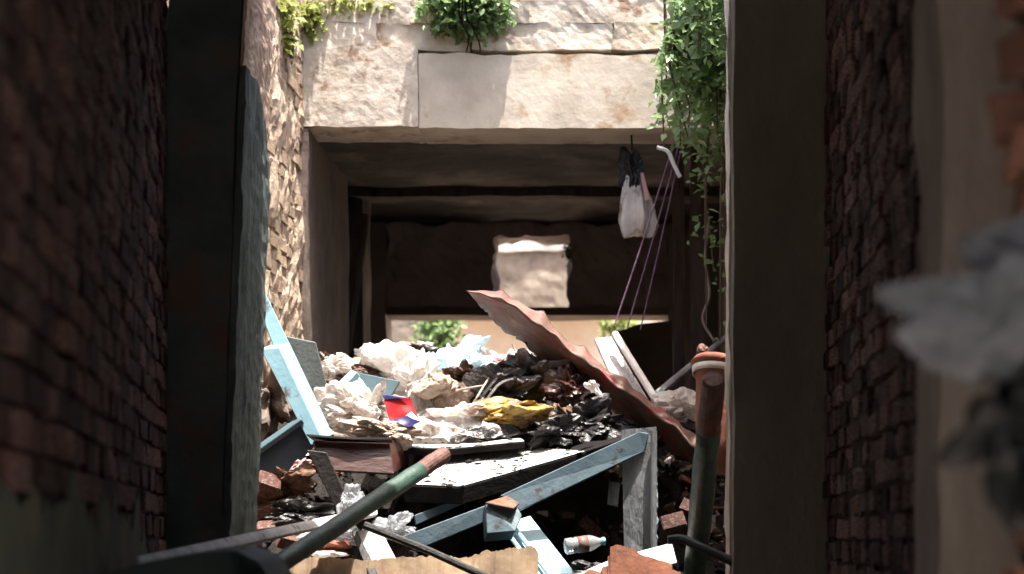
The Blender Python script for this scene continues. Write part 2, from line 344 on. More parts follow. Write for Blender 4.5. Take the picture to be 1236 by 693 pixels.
def brick_wall(parent, base, u, nrm, s0, s1, z0, z1, mat, seed, skip=None, xclip=(0, 1236), prot=.014, limit=300, missing=.04, jit=.006):
    r = random.Random(seed); vs = brick_variants(mat, 6, seed); items = []
    u = Vector(u).normalized(); nrm = Vector(nrm).normalized(); R = Matrix((u, nrm, Vector((0, 0, 1)))).transposed()
    row = 0; z = z0
    while z < z1:
        head = (row % 2 == 0); s = s0 + (0 if head else -.06) + r.uniform(0, .02)
        while s < s1:
            L = (.112 if head else .232)*r.uniform(.9, 1.08)
            if r.random() < .12: L *= .6
            c = Vector(base) + u*(s+L/2) + Vector((0, 0, z+.033+r.uniform(-jit, jit)))
            if not (skip and skip(s+L/2, z)) and in_view(c, 160) and r.random() > missing:
                dpt = r.uniform(-.6, 1)*prot
                cc = c - nrm*(.05-dpt-.012)
                view = (c-cam.location); area = L*.066*abs(view.normalized().dot(nrm))/view.length_squared
                px = VX + F*c.x/c.y
                vis = in_view(c, 0) and xclip[0] < px < xclip[1]
                rot = R @ Euler((r.gauss(0, .018), r.gauss(0, .015), r.gauss(0, .018))).to_matrix()
                items.append((area if vis else area*.001, cc, rot, Vector((L, .1, .066*r.uniform(.88, 1.06))), r.choice(vs)))
            s += L + .011
        z += .076; row += 1
    items.sort(key=lambda t: -t[0])
    for a, c, R_, S, me in items[:limit]:
        if a < 1e-9: continue
        o = bpy.data.objects.new('brick', me); col.objects.link(o)
        o.parent = parent; o.matrix_parent_inverse = Matrix.Translation(-WLOC[parent])
        o.matrix_basis = Matrix.LocRotScale(c, R_, S)
    mb = MB()
    for a, c, R_, S, me in items[limit:]:
        mb.add([c + R_ @ Vector((v.co.x*S.x, v.co.y*S.y, v.co.z*S.z)) for v in me.vertices], [tuple(p.vertices) for p in me.polygons])
    if mb.v: stuff(mb.obj('brickwork', mat, parent))

# near wall on the left, slightly splayed
A = Vector((-.56, .4, 0)); B = Vector((-1.745, 7.3, 0)); ud = (B-A).normalized(); nd = Vector((ud.y, -ud.x, 0))
Lw = (B-A).length
core = prism([A, B, B-nd*.35, A-nd*.35], (0, 0, ZC+2.3))
left_wall = MB().add(*core).obj('brick_wall', M['mortar'])
tag(left_wall, 'dark red brick wall in deep shade with green plaster remains at its foot', 'wall')
def plaster_top(s): return ZC + .07 + .03*math.sin(s*7) + .06*nz((s*5, 0, 0), 1, 3) + .05*nz((s*13, 1, 0), 1, 8) - max(0, s-5.6)*.3
brick_wall(left_wall, A, ud, nd, 2.0, Lw-.02, .55, ZC+2.2, M['brick'], 11, xclip=(0, 195), prot=.009,
           skip=lambda s, z: z < plaster_top(s)-.05 and s < 6.6)
def on_left(p):
    q = A + ud*p.x - nd*p.y; return Vector((q.x, q.y, p.z))
gridbox(2.0, Lw-.01, .004, .05, .4, ZC+2.25, .06, .02, 7, on_left, 21, .012).obj('mortar_smear', M['mortar'], left_wall)
# plaster remains at its foot
pv = []; pf = []; n = 220; mrow = 14
for i in range(n+1):
    s = 2.2 + (6.5-2.2)*i/n; top = plaster_top(s)+.04*nz((s*21, 4, 0), 1, 1)+.035*nz((s*47, 2, 0), 1, 1)
    for j in range(mrow+1):
        z = .4 + (top-.4)*j/mrow; q = A + ud*s + nd*(.022+.012*nz((s*4, z*4, 0), 1, 9)); pv.append((q.x, q.y, z))
    for j in range(mrow+1):
        z = .4 + (top-.4)*(mrow-j)/mrow; q = A + ud*s - nd*.02; pv.append((q.x, q.y, z))
W_ = 2*(mrow+1)
for i in range(n):
    for j in range(W_):
        a = i*W_+j; b = i*W_+(j+1) % W_; pf.append((a, a+W_, b+W_, b))
pf.append(tuple(range(W_))); pf.append(tuple(range(n*W_+W_-1, n*W_-1, -1)))
o = obj('plaster_patch', pv, pf, M['plaster'], left_wall)
o['label'] = 'green grey plaster clinging to the wall foot'

# near wall on the right
XR = .705
core = prism([(XR, 4.61, 0), (XR, 7.32, 0), (XR+.35, 7.32, 0), (XR+.35, 4.61, 0)], (0, 0, ZC+2.3))
right_wall = MB().add(*core).obj('brick_wall', M['mortar'])
tag(right_wall, 'shaded brick wall of upright headers beside the smooth dark pier', 'wall')
brick_wall(right_wall, (XR, 7.3, 0), (0, -1, 0), (-1, 0, 0), 0.0, 2.68, .62, ZC+2.1, M['brick2'], 23, xclip=(1000, 1122), prot=.012, missing=.05, jit=.008)

gridbox(XR+.001, XR+.05, 4.62, 7.3, .5, ZC+2.25, .05, .024, 7, None, 14, .012).obj('mortar_smear', M['mortar'], right_wall)
# piers of the near doorway
def lean(p):
    h = p.z - ZC; return Vector((p.x + .036*(h-1.0) + max(0, h-1.6)*.02, p.y, p.z))
pl = empty('door_pier', (-1.6, 7.55, 0))
tag(pl, 'leaning dark pier with peeling green paint on its inner side', 'pier')
gridbox(-1.77, -1.496, 7.3, 7.855, 0, ZC+2.3, .06, .012, 5, lean, 3, .004).obj('front_face', M['pierdark'], pl)
# inner side: green painted lower part, bare plaster above with a curved ragged boundary
def jamb_split(y, z):   # height of the boundary at depth y
    t = max(0, y-7.38)/.5; return ZC + 1.73 - .42*t**1.6 + .03*nz((y*9, 0, 0), 1, 2)
def jamb(name, low):
    V = []; Fc = []; ni, nj = 16, 80
    for side in (0, 1):
        for i in range(ni+1):
            y = 7.296+.574*i/ni; sp = jamb_split(y, 0)
            za, zb = (0, sp) if low else (sp-.02, ZC+2.3)
            for j in range(nj+1):
                z = za+(zb-za)*j/nj; p = Vector((-1.475 if side == 0 else -1.4885, y, z))
                if side == 0:
                    bulge = .022*math.sin(math.pi*min(1, i/ni))
                    p.x += (.012 if low else 0) + bulge*.6 + .007*nz(p, 5, 4) + .006*nz(p, 24, 6) + .005*nz(p, 60, 1)
                    if i == ni: p.x -= .05; p.y += .02*nz(p, 6, 2)
                    if i == ni-1: p.x -= .015
                V.append(lean(p))
    nn_ = (ni+1)*(nj+1)
    for i in range(ni):
        for j in range(nj):
            a = i*(nj+1)+j; Fc.append((a, a+nj+1, a+nj+2, a+1)); Fc.append((nn_+a+1, nn_+a+nj+2, nn_+a+nj+1, nn_+a))
    for j in range(nj):
        for i in (0, ni):
            a = i*(nj+1)+j; q = (a, a+1, nn_+a+1, nn_+a); Fc.append(q if i == 0 else q[::-1])
    for i in range(ni):
        for j in (0, nj):
            a = i*(nj+1)+j; q = (a, a+nj+1, nn_+a+nj+1, nn_+a); Fc.append(q if j else q[::-1])
    return obj(name, V, Fc, M['greenpaint'] if low else M['bareplaster'], pl)
jamb('painted_side', True)['label'] = 'inner side with thick peeling dark green paint'
jamb('bare_side', False)['label'] = 'bare pinkish plaster above the paint'
prr = empty('door_pier', (.53, 7.48, 0))
tag(prr, 'smooth dark brown pier with a thin inner edge coloured pale as if sunlit', 'pier')
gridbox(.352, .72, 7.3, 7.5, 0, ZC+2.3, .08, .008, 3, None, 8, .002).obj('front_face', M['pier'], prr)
gridbox(.343, .72, 7.503, 7.76, 0, ZC+2.3, .05, .01, 6, None, 12, .005).obj('inner_edge', M['litedge'], prr)

# roof over the near room, its beam and back wall (outside the frame, they make the shade)
zt = ZC+2.3
o = empty('ceiling', (-.4, 2.3, zt)); structure(o)      # gap added to let light onto the near pier, rag and bricks
for x0_, x1_, y0_, y1_ in ((-2.3, 1.4, -3, .5), (-2.3, -.1, .502, 1.95), (-2.3, 1.4, 1.952, 7.44)):
    MB().add(*prism([(x0_, y0_, zt), (x1_, y0_, zt), (x1_, y1_, zt), (x0_, y1_, zt)], (0, 0, .25))).obj('roof_slab', M['pier'], o)
o = MB().add(*prism([(-1.2, -3, 0), (-.55, -3, 0), (-.55, -3, zt-.01), (-1.2, -3, zt-.01)], (0, -.2, 0))).obj('wall_back', M['mortar']); structure(o)
o = MB().add(*prism([(-.9, -3, 0), (-.56, .39, 0), (-.86, .39, 0), (-1.2, -3, 0)], (0, 0, zt-.005))).obj('wall_side', M['mortar']); structure(o)

o = MB().add(*prism([(1.1, -3, 0), (1.1, 4.24, 0), (1.4, 4.24, 0), (1.4, -3, 0)], (0, 0, zt-.005))).obj('wall_side', M['mortar']); structure(o)

# ------------------------------------------------------------------ courtyard walls
core = prism([(-1.87, 7.92, 0), (-1.87, 11.0, 0), (-2.2, 11.0, 0), (-2.2, 7.92, 0)], (0, 0, ZC+3.3))
cw = MB().add(*core).obj('courtyard_wall', M['palemortar'])
tag(cw, 'weathered sandy brick wall with moss behind the green painted pier', 'wall')
brick_wall(cw, (-1.87, 7.95, 0), (0, 1, 0), (1, 0, 0), 1.2, 3.0, ZC-.1, ZC+3.1, M['sandbrick'], 31, xclip=(314, 376), prot=.012, missing=.1, jit=.012)
gridbox(-1.95, -1.853, 9.2, 10.99, ZC-.2, ZC+3.25, .045, .03, 4, None, 3, .016).obj('plaster_smear', M['palemortar'], cw)
core = gridbox(.68, 1.0, 7.8, 11.0, 0, ZC+2.75, .12, .02, 3, None, 5, .01)
tag(core.obj('courtyard_wall', M['palemortar']), 'crumbling wall under the hanging vine behind the smooth pier', 'wall')

# ------------------------------------------------------------------ lintel and wall above it
YL = 11.0
lz0 = ZC + 2.28; lz1 = ZC + 2.70
def topedge(x): return .02*nz((x*3, 1, 0), 1, 4) + .012*nz((x*11, 3, 0), 1, 2)
def ragged(p):
    t = (p.z-lz0)/(lz1-lz0)
    return Vector((p.x, p.y, p.z + (topedge(p.x)*t if t > .9 else 0) + (.006*nz((p.x*14, 0, 0), 1, 7) if t < .1 else 0)))
lin = empty('concrete_lintel', (-.6, YL+.22, lz0))
tag(lin, 'sunlit cream concrete lintel spanning the dark passage', 'lintel')
xj = P(505, 100, YL).x
gridbox(-2.2, xj-.002, YL, YL+.45, lz0, lz1+.02, .035, .006, 6, ragged, 2, .002).obj('beam_segment', M['roughconcrete'], lin)['label'] = 'pitted mottled end of the lintel'
gridbox(xj+.002, .95, YL+.006, YL+.45, lz0-.008, lz1-.02, .045, .005, 4, ragged, 6, .001).obj('beam_segment', M['concrete'], lin)['label'] = 'smooth stained stretch of the lintel'
wa = empty('parapet_wall', (-.6, YL+.25, lz1))
tag(wa, 'broken stone parapet with weeds on top of the lintel', 'wall')
gridbox(-2.2, .95, YL+.1, YL+.45, lz1+.01, ZC+3.12, .1, .03, 3, None, 9, .01).obj('wall_core', M['palemortar'], wa)
r = random.Random(12); z = lz1+.008; row = 0
while z < ZC+3.08:
    h = r.uniform(.12, .18) if row else .15
    x = -2.15 + r.uniform(-.15, 0)
    while x < .9:
        ln = r.uniform(.35, 1.0)
        if r.random() > .06:
            d = r.uniform(-.01, .02)
            o = gridbox(x+.002, x+ln-.002, YL+.02+d, YL+.16, z+.001, z+h+.002, .03, .016, 5, None, r.uniform(0, 90), .005).obj('stone', M['stone'] if r.random() < .35 else M['roughconcrete'], wa)
        x += ln
    z += h; row += 1

# ------------------------------------------------------------------ passage behind the lintel
pw = empty('passage_wall', (-2.05, 13.2, 0))
tag(pw, 'grimy plaster side wall and jamb of the dark passage below the lintel', 'wall')
gridbox(-2.25, -1.83, 11.0, 12.55, 0, lz0-.01, .08, .012, 3, None, 4, .004).obj('pier', M['passwall'], pw)
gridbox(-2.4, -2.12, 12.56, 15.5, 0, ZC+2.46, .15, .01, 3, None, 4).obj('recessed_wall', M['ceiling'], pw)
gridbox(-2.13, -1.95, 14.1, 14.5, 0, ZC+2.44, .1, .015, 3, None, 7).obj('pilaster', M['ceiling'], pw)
pr = gridbox(.62, .95, 11.0, 15.9, 0, ZC+2.46, .15, .012, 3, None, 6, .004).obj('passage_wall', M['passwall'])
tag(pr, 'brown side wall of the passage behind the vine and ropes', 'wall')
ce = empty('passage_ceiling', (-.7, 13.4, ZC+2.46)); structure(ce)
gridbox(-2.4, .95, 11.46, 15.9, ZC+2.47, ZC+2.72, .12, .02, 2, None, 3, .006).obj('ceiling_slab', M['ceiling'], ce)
for yb, hb in ((14.0, .05),):
    gridbox(-2.2, .7, yb, yb+.16, ZC+2.46-hb, ZC+2.48, .12, .015, 3, None, yb, .004).obj('joist', M['timber'], ce)
fw = empty('far_wall', (-.8, 15.7, 0)); tag(fw, 'dark far wall with a low wide opening and a square hole', 'wall')
YF = 15.5
def fx(px): return (px-VX)/F*YF
def fz(py): return ZC+(VY-py)/F*YF
gridbox(-2.3, fx(466), YF, YF+.35, 0, ZC+2.46, .1, .015, 3, None, 2).obj('wall_pier', M['farplaster'], fw)
gridbox(fx(807), .8, YF, YF+.35, 0, ZC+2.46, .1, .015, 3, None, 3).obj('wall_pier', M['farplaster'], fw)
gridbox(fx(466)+.003, fx(596), YF+.01, YF+.34, fz(372), ZC+2.46, .05, .05, 5, None, 4, .02).obj('wall_panel', M['farplaster'], fw)
gridbox(fx(686), fx(807)-.003, YF+.01, YF+.34, fz(372), ZC+2.46, .05, .05, 5, None, 5, .02).obj('wall_panel', M['farplaster'], fw)
gridbox(fx(466)+.003, fx(807)-.003, YF-.02, YF+.35, fz(381), fz(371), .1, .008, 3, None, 6).obj('opening_beam', M['passwall'], fw)
gridbox(fx(596)-.02, fx(686)+.02, YF+.02, YF+.33, fz(287), ZC+2.46, .05, .05, 5, None, 7, .02).obj('wall_panel', M['farplaster'], fw)
# leaning timbers in the passage
o = MB().add(*tube([P(418, 425, 12.9), P(428, 360, 12.9), P(438, 290, 13.0), P(440, 260, 13.1)], .03, 8, .025, .3)).obj('leaning_timber', M['timber']); tag(o, 'thin dark timber leaning on the passage wall', 'timber')
for k, (xa, xb, Y, lab) in enumerate(((812, 826, 12.3, 'thin dark timber post in the passage nearer the ropes'), (834, 852, 12.0, 'thick dark timber post in the passage behind the vine'))):
    o = gridbox((xa-VX)/F*Y, (xb-VX)/F*Y, Y, Y+.1, ZC+.3, ZC+2.46, .08, .012, 4, None, k, .004).obj('timber_post', M['timber']); tag(o, lab, 'post')
o = MB().add(*tube([P(790, 478, 11.2), P(830, 445, 11.3), P(880, 405, 11.5)], .022, 8, .018, .2)).obj('leaning_stick', M['greyplank']); tag(o, 'grey stick slanting up behind the white slats', 'stick')
o = MB().add(*tube(curve([P(856, 262, 11.4), P(851, 310, 11.4), P(856, 355, 11.4), P(848, 385, 11.4), P(862, 412, 11.4)]), .008, 6)).obj('hanging_cable', M['twig']); tag(o, 'thin wavy cable hanging below the vine', 'cable')

# second courtyard
o = obj('bounce_paving', [(-6, 15.9, .01), (5, 15.9, .01), (5, 23.9, .01), (-6, 23.9, .01)], [(0, 1, 2, 3)], M['limewash']); structure(o)  # unseen pale ground, added to bounce light onto the far wall
o = gridbox(-7, 6, 24.0, 24.4, 0, ZC+6, .5, .03, 1, None, 3).obj('far_courtyard_wall', M['pinkwall']); tag(o, 'sunlit salmon wall beyond the far opening', 'wall')
o = empty('limewashed_block', P(640, 372, 23.4)); tag(o, 'blotchy limewashed block seen through the square hole', 'wall')
gridbox(-2.2, -.3, 23.0, 23.99, P(0, 373, 23).z, P(0, 304, 23).z, .08, .03, 3, None, 4, .01).obj('block', M['limewash'], o)
gridbox(-2.25, -.25, 22.95, 23.99, P(0, 304, 23).z+.004, P(0, 280, 23).z, .08, .02, 3, None, 5, .01).obj('cap', M['white'], o)
o = gridbox(P(488, 0, 18).x-.12, P(508, 0, 18).x, 17.9, 18.2, 0, ZC+2.6, .1, .02, 3, None, 8).obj('pale_post', M['limewash']); tag(o, 'pale post beside the green shrub beyond the far opening', 'post')

# ------------------------------------------------------------------ foliage
def leaves(mb, pts, size, r, droop=.5, asp=.55):
    for p in pts:
        s = size*r.uniform(.5, 1.5)
        ax = Vector((r.gauss(0, 1), r.gauss(0, 1)-.5, r.gauss(0, .7)-droop)).normalized()
        nrm = Vector((r.gauss(0, .8), r.gauss(0, .8)-.6, 1.0)).normalized()
        sd_ = ax.cross(nrm)
        if sd_.length < .1: continue
        sd_.normalize(); nn_ = sd_.cross(ax)
        a = p; b = p+ax*s*.5+sd_*s*asp*.5+nn_*s*.1; c = p+ax*s+nn_*-s*.1; d = p+ax*s*.5-sd_*s*asp*.5+nn_*s*.1; e = p+ax*s*.5
        mb.add([a, b, c, d, e], [(0, 4, 1), (1, 4, 2), (2, 4, 3), (3, 4, 0)])
def plant(name, label, cat, pts, size, mat_, stems, seed, group=None):
    r = random.Random(seed); base = stems[0][0]
    e = empty(name, base); tag(e, label, cat, group)
    ms = MB()
    for st in stems: ms.add(*tube(curve(st, 4), .012, 6, .004))
    ms.obj('stem', M['stem'], e)
    ml = MB(); leaves(ml, pts, size, r); stuff(ml.obj('foliage', mat_, e, True))
    return e
r = random.Random(3); pts = []
strands = []
for k in range(60):      # hanging strands of the vine
    x0 = r.uniform(.2, .7); y0 = r.uniform(9.3, 10.85)
    top = ZC+2.78 + r.uniform(-.05, .45)
    d = .25 + .7*r.random() + (1.2*r.random() if k % 4 == 0 and x0 > .38 else 0)
    a = Vector((x0+.12, y0, top)); b = Vector((x0-r.uniform(0, .1), y0-r.uniform(0, .15), top-d*.4)); c = Vector((x0-r.uniform(0, .08), y0-r.uniform(0, .1), top-d))
    cv = curve([a, b, c], 12); strands.append([a, b, c])
    for q in cv:
        low = q.z < ZC+2.0
        for i in range(int(r.uniform(1, 4) if low else r.uniform(5, 12))):
            pts.append(q + Vector((r.gauss(0, .05), r.gauss(0, .05), r.gauss(0, .05))))
for k in range(800):     # dense head along the top of the wall
    c = Vector((.24+.5*r.random(), r.uniform(9.2, 10.9), ZC+2.3+r.random()*.85)); pts.append(c + Vector((r.gauss(0, .05), 0, r.gauss(0, .06))))
pts = [p for p in pts if VX+F*p.x/p.y > 802 + 14*math.sin(p.z*9) + max(0, (ZC+2.1-p.z))*60 + (18 if p.z > ZC+2.7 else 0)]
plant('climbing_vine', 'dense sunlit green vine hanging over the wall beside the lintel', 'vine', pts, .055, M['leaf'], strands, 5)
def blob(c, rad, n, r, hollow=.3):
    out = []
    for i in range(n):
        d = Vector((r.gauss(0, 1), r.gauss(0, 1), r.gauss(0, 1))).normalized(); k = (hollow+(1-hollow)*r.random())*(1+.35*nz(d, 2.2, rad[0]*50))
        out.append(c + Vector((d.x*rad[0]*k, d.y*rad[1]*k, d.z*rad[2]*k)))
    return out
def shrub(label, c, rad, n, size, mat_, seed, name='shrub', base=None):
    r = random.Random(seed); b = base or c - Vector((0, 0, rad[2]))
    st = [[b, b.lerp(c, .6)+Vector((r.uniform(-.3, .3)*rad[0], 0, 0)), c+Vector((r.uniform(-.7, .7)*rad[0], r.uniform(-.5, .5)*rad[1], r.uniform(0, .7)*rad[2]))] for _ in range(6)]
    plant(name, label, 'shrub', blob(c, rad, n, r), size, mat_, st, seed)
shrub('round leafy green shrub rooted on top of the lintel', P(562, 6, 10.97), (.27, .13, .2), 1700, .052, M['leaf'], 21, base=P(565, 45, 11.1))
shrub('narrow yellow green weed on the courtyard wall beside the pier', P(344, 22, 10.4), (.07, .2, .2), 350, .045, M['leafy'], 22, base=P(352, 70, 10.5))
shrub('sparse yellowish weeds along the broken parapet', P(420, 6, 11.05), (.3, .08, .07), 330, .04, M['leafy'], 23, base=P(420, 28, 11.1))
shrub('small yellow green weed sprouting by the end of the lintel', P(375, 20, 11.0), (.09, .1, .14), 260, .04, M['leafy'], 29, base=P(372, 60, 11.05))
shrub('pale green shrub in the sunlit yard beyond the far opening', P(530, 398, 17.2), (.22, .25, .28), 700, .07, M['leaf'], 24, base=Vector((-1.75, 17.2, 0)))
shrub('green plant showing under the ropes beyond the far opening', P(752, 402, 17.4), (.22, .2, .2), 500, .07, M['leafy'], 25, base=Vector((-.15, 17.4, 0)))
shrub('tiny tuft of leaves at the corner of the square hole', P(686, 302, 15.45), (.06, .06, .07), 70, .035, M['leaf'], 26, name='weed')

# ------------------------------------------------------------------ hanging things
hb = empty('hanging_bundle', P(764, 172, 11.2)); tag(hb, 'black shaggy bundle tied to a white plastic bag hanging from the lintel', 'bundle')
o = MB().add(*tube([P(762, 160, 11.2), P(763, 182, 11.2)], .006, 6)); o.obj('string', M['blackwire'], hb)
V, Fc = crumple(P(762, 209, 11.2), (.062, .055, .13), 4, sub=5, k1=.25, k2=.16, fr=2.2)
obj('black_bundle', V, Fc, M['blackwire'], hb)
V = []; nA, nB = 48, 26; c0 = P(765, 212, 11.2)
for j in range(nB+1):
    t = j/nB; z = -.335*t
    for i in range(nA):
        a = 2*math.pi*i/nA; rad = (.045+.062*t**.8)*(1+.26*math.sin(a*5+t*2)*t+.12*math.sin(a*11+3*t))
        if t > .8: rad *= 1-1.6*(t-.8)
        V.append(c0+Vector((rad*math.cos(a)+.02*t, rad*.7*math.sin(a), z+.02*math.sin(a*3)*t+.03*nz((math.cos(a)*2, math.sin(a)*2, t*3), 1, 5))))
Fc = [(j*nA+i, j*nA+(i+1) % nA, (j+1)*nA+(i+1) % nA, (j+1)*nA+i) for j in range(nB) for i in range(nA)] + [tuple(range(nB*nA, nB*nA+nA))]
obj('white_bag', V, Fc, M['bagwhite'], hb, True)
MB().add(*slab([P(773, 208, 11.12), P(777, 209, 11.12), P(784, 240, 11.12), P(779, 242, 11.12)], .012)).obj('bag_flap', M['pinkish'], hb)
ropes = [((818, 158), (742, 392), 10.95, 10.9), ((822, 165), (757, 396), 10.96, 10.95), ((824, 170), (773, 398), 10.97, 11.0)]
for k, (a, b, ya, yb) in enumerate(ropes):
    pa, pb = P(*a, ya), P(*b, yb); m_ = pa.lerp(pb, .5)+Vector((0, 0, -.015))
    o = MB().add(*tube(curve([pa, m_, pb]), .0045, 6)).obj('rope', M['rope'])
    tag(o, ['thin purple rope from lintel corner to heap, nearest the white bag', 'thin purple rope from lintel corner, the middle one of three', 'thin purple rope from lintel corner, the one nearest the vine'][k], 'rope', 'purple ropes')
o = MB().add(*tube(curve([P(793, 178, 10.9), P(806, 183, 10.9), P(813, 198, 10.9), P(821, 214, 10.9)]), .011, 8)).obj('bent_plastic_pipe', M['hook']); tag(o, 'short bent white pipe stub caught in the purple ropes', 'pipe')
o = empty('hanging_wires', P(562, -100, 7.42)); tag(o, 'tangle of black wires dangling in front of the lintel shrub', 'wire')
for pth in ([(556, -96), (554, 5), (558, 28), (566, 45), (563, 63)], [(562, -96), (568, 4), (579, 18), (575, 28), (562, 25)], [(558, -96), (562, 10), (570, 32), (578, 50), (580, 64)], [(566, -96), (558, 8), (557, 30)]):
    MB().add(*tube(curve([P(x, y, 7.46) for x, y in pth]), .0045, 6, .003)).obj('wire', M['blackwire'], o)

# ------------------------------------------------------------------ the heap: boards and timbers
def board(name, pts, t, m_, label, cat, parent=None, bev=.003, sub=None):
    o = MB().add(*slab([P(*p) for p in pts], t)).obj(name, M[m_], parent)
    if label and not parent: tag(o, label, cat)
    elif label: o['label'] = label
    return bevel(o, bev)
# tall pale blue timber on the left
e = empty('blue_timber', P(385, 535, 9.0)); tag(e, 'tall pale blue painted timber leaning against the green painted pier', 'timber')
bf = [P(314, 421, 9.04), P(337, 419, 9.04), P(390, 531, 9.0), P(375, 538, 9.0)]
o = MB().add(*prism(bf, P(350, 414, 9.12)-P(337, 419, 9.04))).obj('beam', M['blue'], e); bevel(o)
board('edge_plate', [(296, 330, 9.12), (309, 330, 9.13), (352, 420, 9.11), (331, 420, 9.1)], .02, 'blue', None, None, e)
board('laminate_sheet', [(346, 406, 9.45), (381, 413, 9.46), (397, 475, 9.47), (356, 485, 9.46)], .02, 'greypanel', 'small grey green panel standing behind the tall blue timber', 'panel')
board('dark_infill_panel', [(742, 402, 15.2), (770, 391, 15.24), (814, 386, 15.3), (814, 500, 15.3), (742, 500, 15.2)], .05, 'passwall', 'dark panel added to darken the far opening behind the white slats', 'door')  # invented panel, put in to make this part of the opening dark
# teal drawer panel
e = empty('teal_panel', P(430, 500, 9.5)); tag(e, 'teal painted panel with one bright edge among white bags', 'panel')
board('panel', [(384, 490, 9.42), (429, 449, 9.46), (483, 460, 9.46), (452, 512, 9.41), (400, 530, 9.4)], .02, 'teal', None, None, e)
board('lit_edge_strip', [(380, 488, 9.38), (424, 446, 9.45), (431, 449, 9.4), (388, 494, 9.33)], .03, 'blue', None, None, e)  # paler paint imitates light along the panel's upper edge
e = empty('slate_blue_board', P(335, 585, 8.9)); tag(e, 'slate blue board coloured as in shade below the tall blue timber', 'board')
board('board', [(298, 550, 9.0), (363, 505, 9.03), (381, 538, 9.05), (329, 588, 9.02)], .02, 'shadenavy', None, None, e)  # dark colour carries the shade on this face
board('lit_edge_strip', [(296, 547, 9.0), (361, 502, 9.03), (364, 506, 8.99), (299, 552, 8.96)], .025, 'teal', None, None, e)  # lighter colour imitates a lit rim on the board
# red brown box
e = empty('brown_box', P(425, 575, 9.0)); tag(e, 'broken red brown box with a thin dark lip beside the boards', 'box')
board('front_panel', [(378, 532, 8.93), (470, 533, 9.05), (476, 572, 9.0), (390, 567, 8.9)], .02, 'mahog', None, None, e)
board('lip', [(370, 526, 8.9), (425, 530, 8.94), (474, 530, 9.02), (474, 535, 9.02), (380, 533, 8.9)], .03, 'blackedge', None, None, e)
board('side_panel', [(470, 533, 9.055), (492, 524, 9.4), (494, 560, 9.4), (476, 571, 9.005)], .015, 'mahog', None, None, e)
board('leg_panel', [(370, 543, 8.87), (394, 546, 8.87), (424, 612, 8.86), (404, 612, 8.86)], .02, 'rod', 'narrow dark board hanging below the red brown box', 'board')
# dusty boards
def dusty(name, top, t, label, seed):
    e = empty(name, P(*top[0])-Vector((0, 0, t))); tag(e, label, 'board')
    pts = [P(*p) for p in top]
    o = MB().add(*prism(pts, (0, .01, -t))).obj('board_body', M['blackedge'], e); bevel(o, .003)  # black body holds the shade of the front in its colour
    nm = (pts[1]-pts[0]).cross(pts[-1]-pts[0]).normalized()
    if nm.z < 0: nm = -nm
    c = sum(pts, Vector())/len(pts)
    o = MB().add(*prism([c+(p-c)*.985+nm*.004 for p in pts], nm*.003)).obj('dusty_top', M['dustwhite'], e)
    r = random.Random(seed); mb = MB()
    V, Fc = ico(1)
    for k in range(150):
        i = r.randrange(1, len(pts)-1); a, b = r.random(), r.random()
        if a+b > 1: a, b = 1-a, 1-b
        p = pts[0]+(pts[i]-pts[0])*a+(pts[i+1]-pts[0])*b + nm*.008
        s = .003+.014*r.random()**4
        mb.add([p+Vector((v.x*s*r.uniform(.6, 1.8), v.y*s*1.4, abs(v.z)*s*1.1)) for v in V], Fc)
    stuff(mb.obj('dirt_crumbs', M['soil'], e))
    return e
dusty('dusty_board', [(462, 541, 9.28), (545, 543, 9.26), (634, 534, 9.3), (612, 518, 9.72), (500, 519, 9.74)], .026, 'thin dusty white board with a black edge under the plastic bags', 41)
dusty('dusty_board', [(488, 586, 8.95), (556, 589, 8.93), (708, 546, 9.12), (640, 541, 9.5), (540, 549, 9.5)], .075, 'thick black edged board with sunlit dusty top above the blue frame', 42)
# blue frame: rails and post
e = empty('broken_window_frame', P(775, 665, 9.0)); tag(e, 'broken blue frame with a sloping rail and a grey upright post', 'frame')
board('rail', [(604, 598, 8.86), (772, 521, 9.02), (783, 523, 9.02), (778, 545, 9.02), (628, 616, 8.86)], .035, 'shadeblue', None, None, e)
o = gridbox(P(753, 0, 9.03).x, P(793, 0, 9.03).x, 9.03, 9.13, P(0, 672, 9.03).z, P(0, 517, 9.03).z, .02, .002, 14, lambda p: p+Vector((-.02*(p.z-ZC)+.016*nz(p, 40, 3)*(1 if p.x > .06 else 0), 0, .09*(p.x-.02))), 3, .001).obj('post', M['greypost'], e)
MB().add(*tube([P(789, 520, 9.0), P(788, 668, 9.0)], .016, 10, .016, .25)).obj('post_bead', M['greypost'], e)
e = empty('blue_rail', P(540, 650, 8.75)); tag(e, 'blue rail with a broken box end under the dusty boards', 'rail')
board('rail', [(484, 648, 8.72), (586, 610, 8.78), (590, 628, 8.78), (500, 665, 8.72)], .05, 'shadeblue', None, None, e)
board('box_end', [(586, 607, 8.72), (620, 603, 8.78), (630, 622, 8.74), (622, 641, 8.7), (588, 644, 8.68)], .09, 'shadeblue', None, None, e)
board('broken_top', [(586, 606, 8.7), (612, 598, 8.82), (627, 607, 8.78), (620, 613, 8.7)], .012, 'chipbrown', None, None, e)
board('back_rail', [(500, 622, 8.95), (562, 598, 9.0), (564, 606, 9.0), (502, 634, 8.95)], .03, 'shadeblue', None, None, e)
e = empty('ridged_blue_plank', P(660, 700, 8.75)); tag(e, 'pale blue ridged plank sloping down to the bottom edge', 'plank')
o = MB().add(*slab([P(606, 632, 8.98), P(640, 622, 9.05), P(706, 706, 8.72), P(662, 712, 8.66)], .03)).obj('plank', M['blue'], e); bevel(o)
for a, b in (((606, 634), (660, 708)), ((616, 630), (672, 706))):
    MB().add(*tube([P(*a, 8.95), P(*b, 8.64)], .011, 10)).obj('ridge', M['blue'], e)
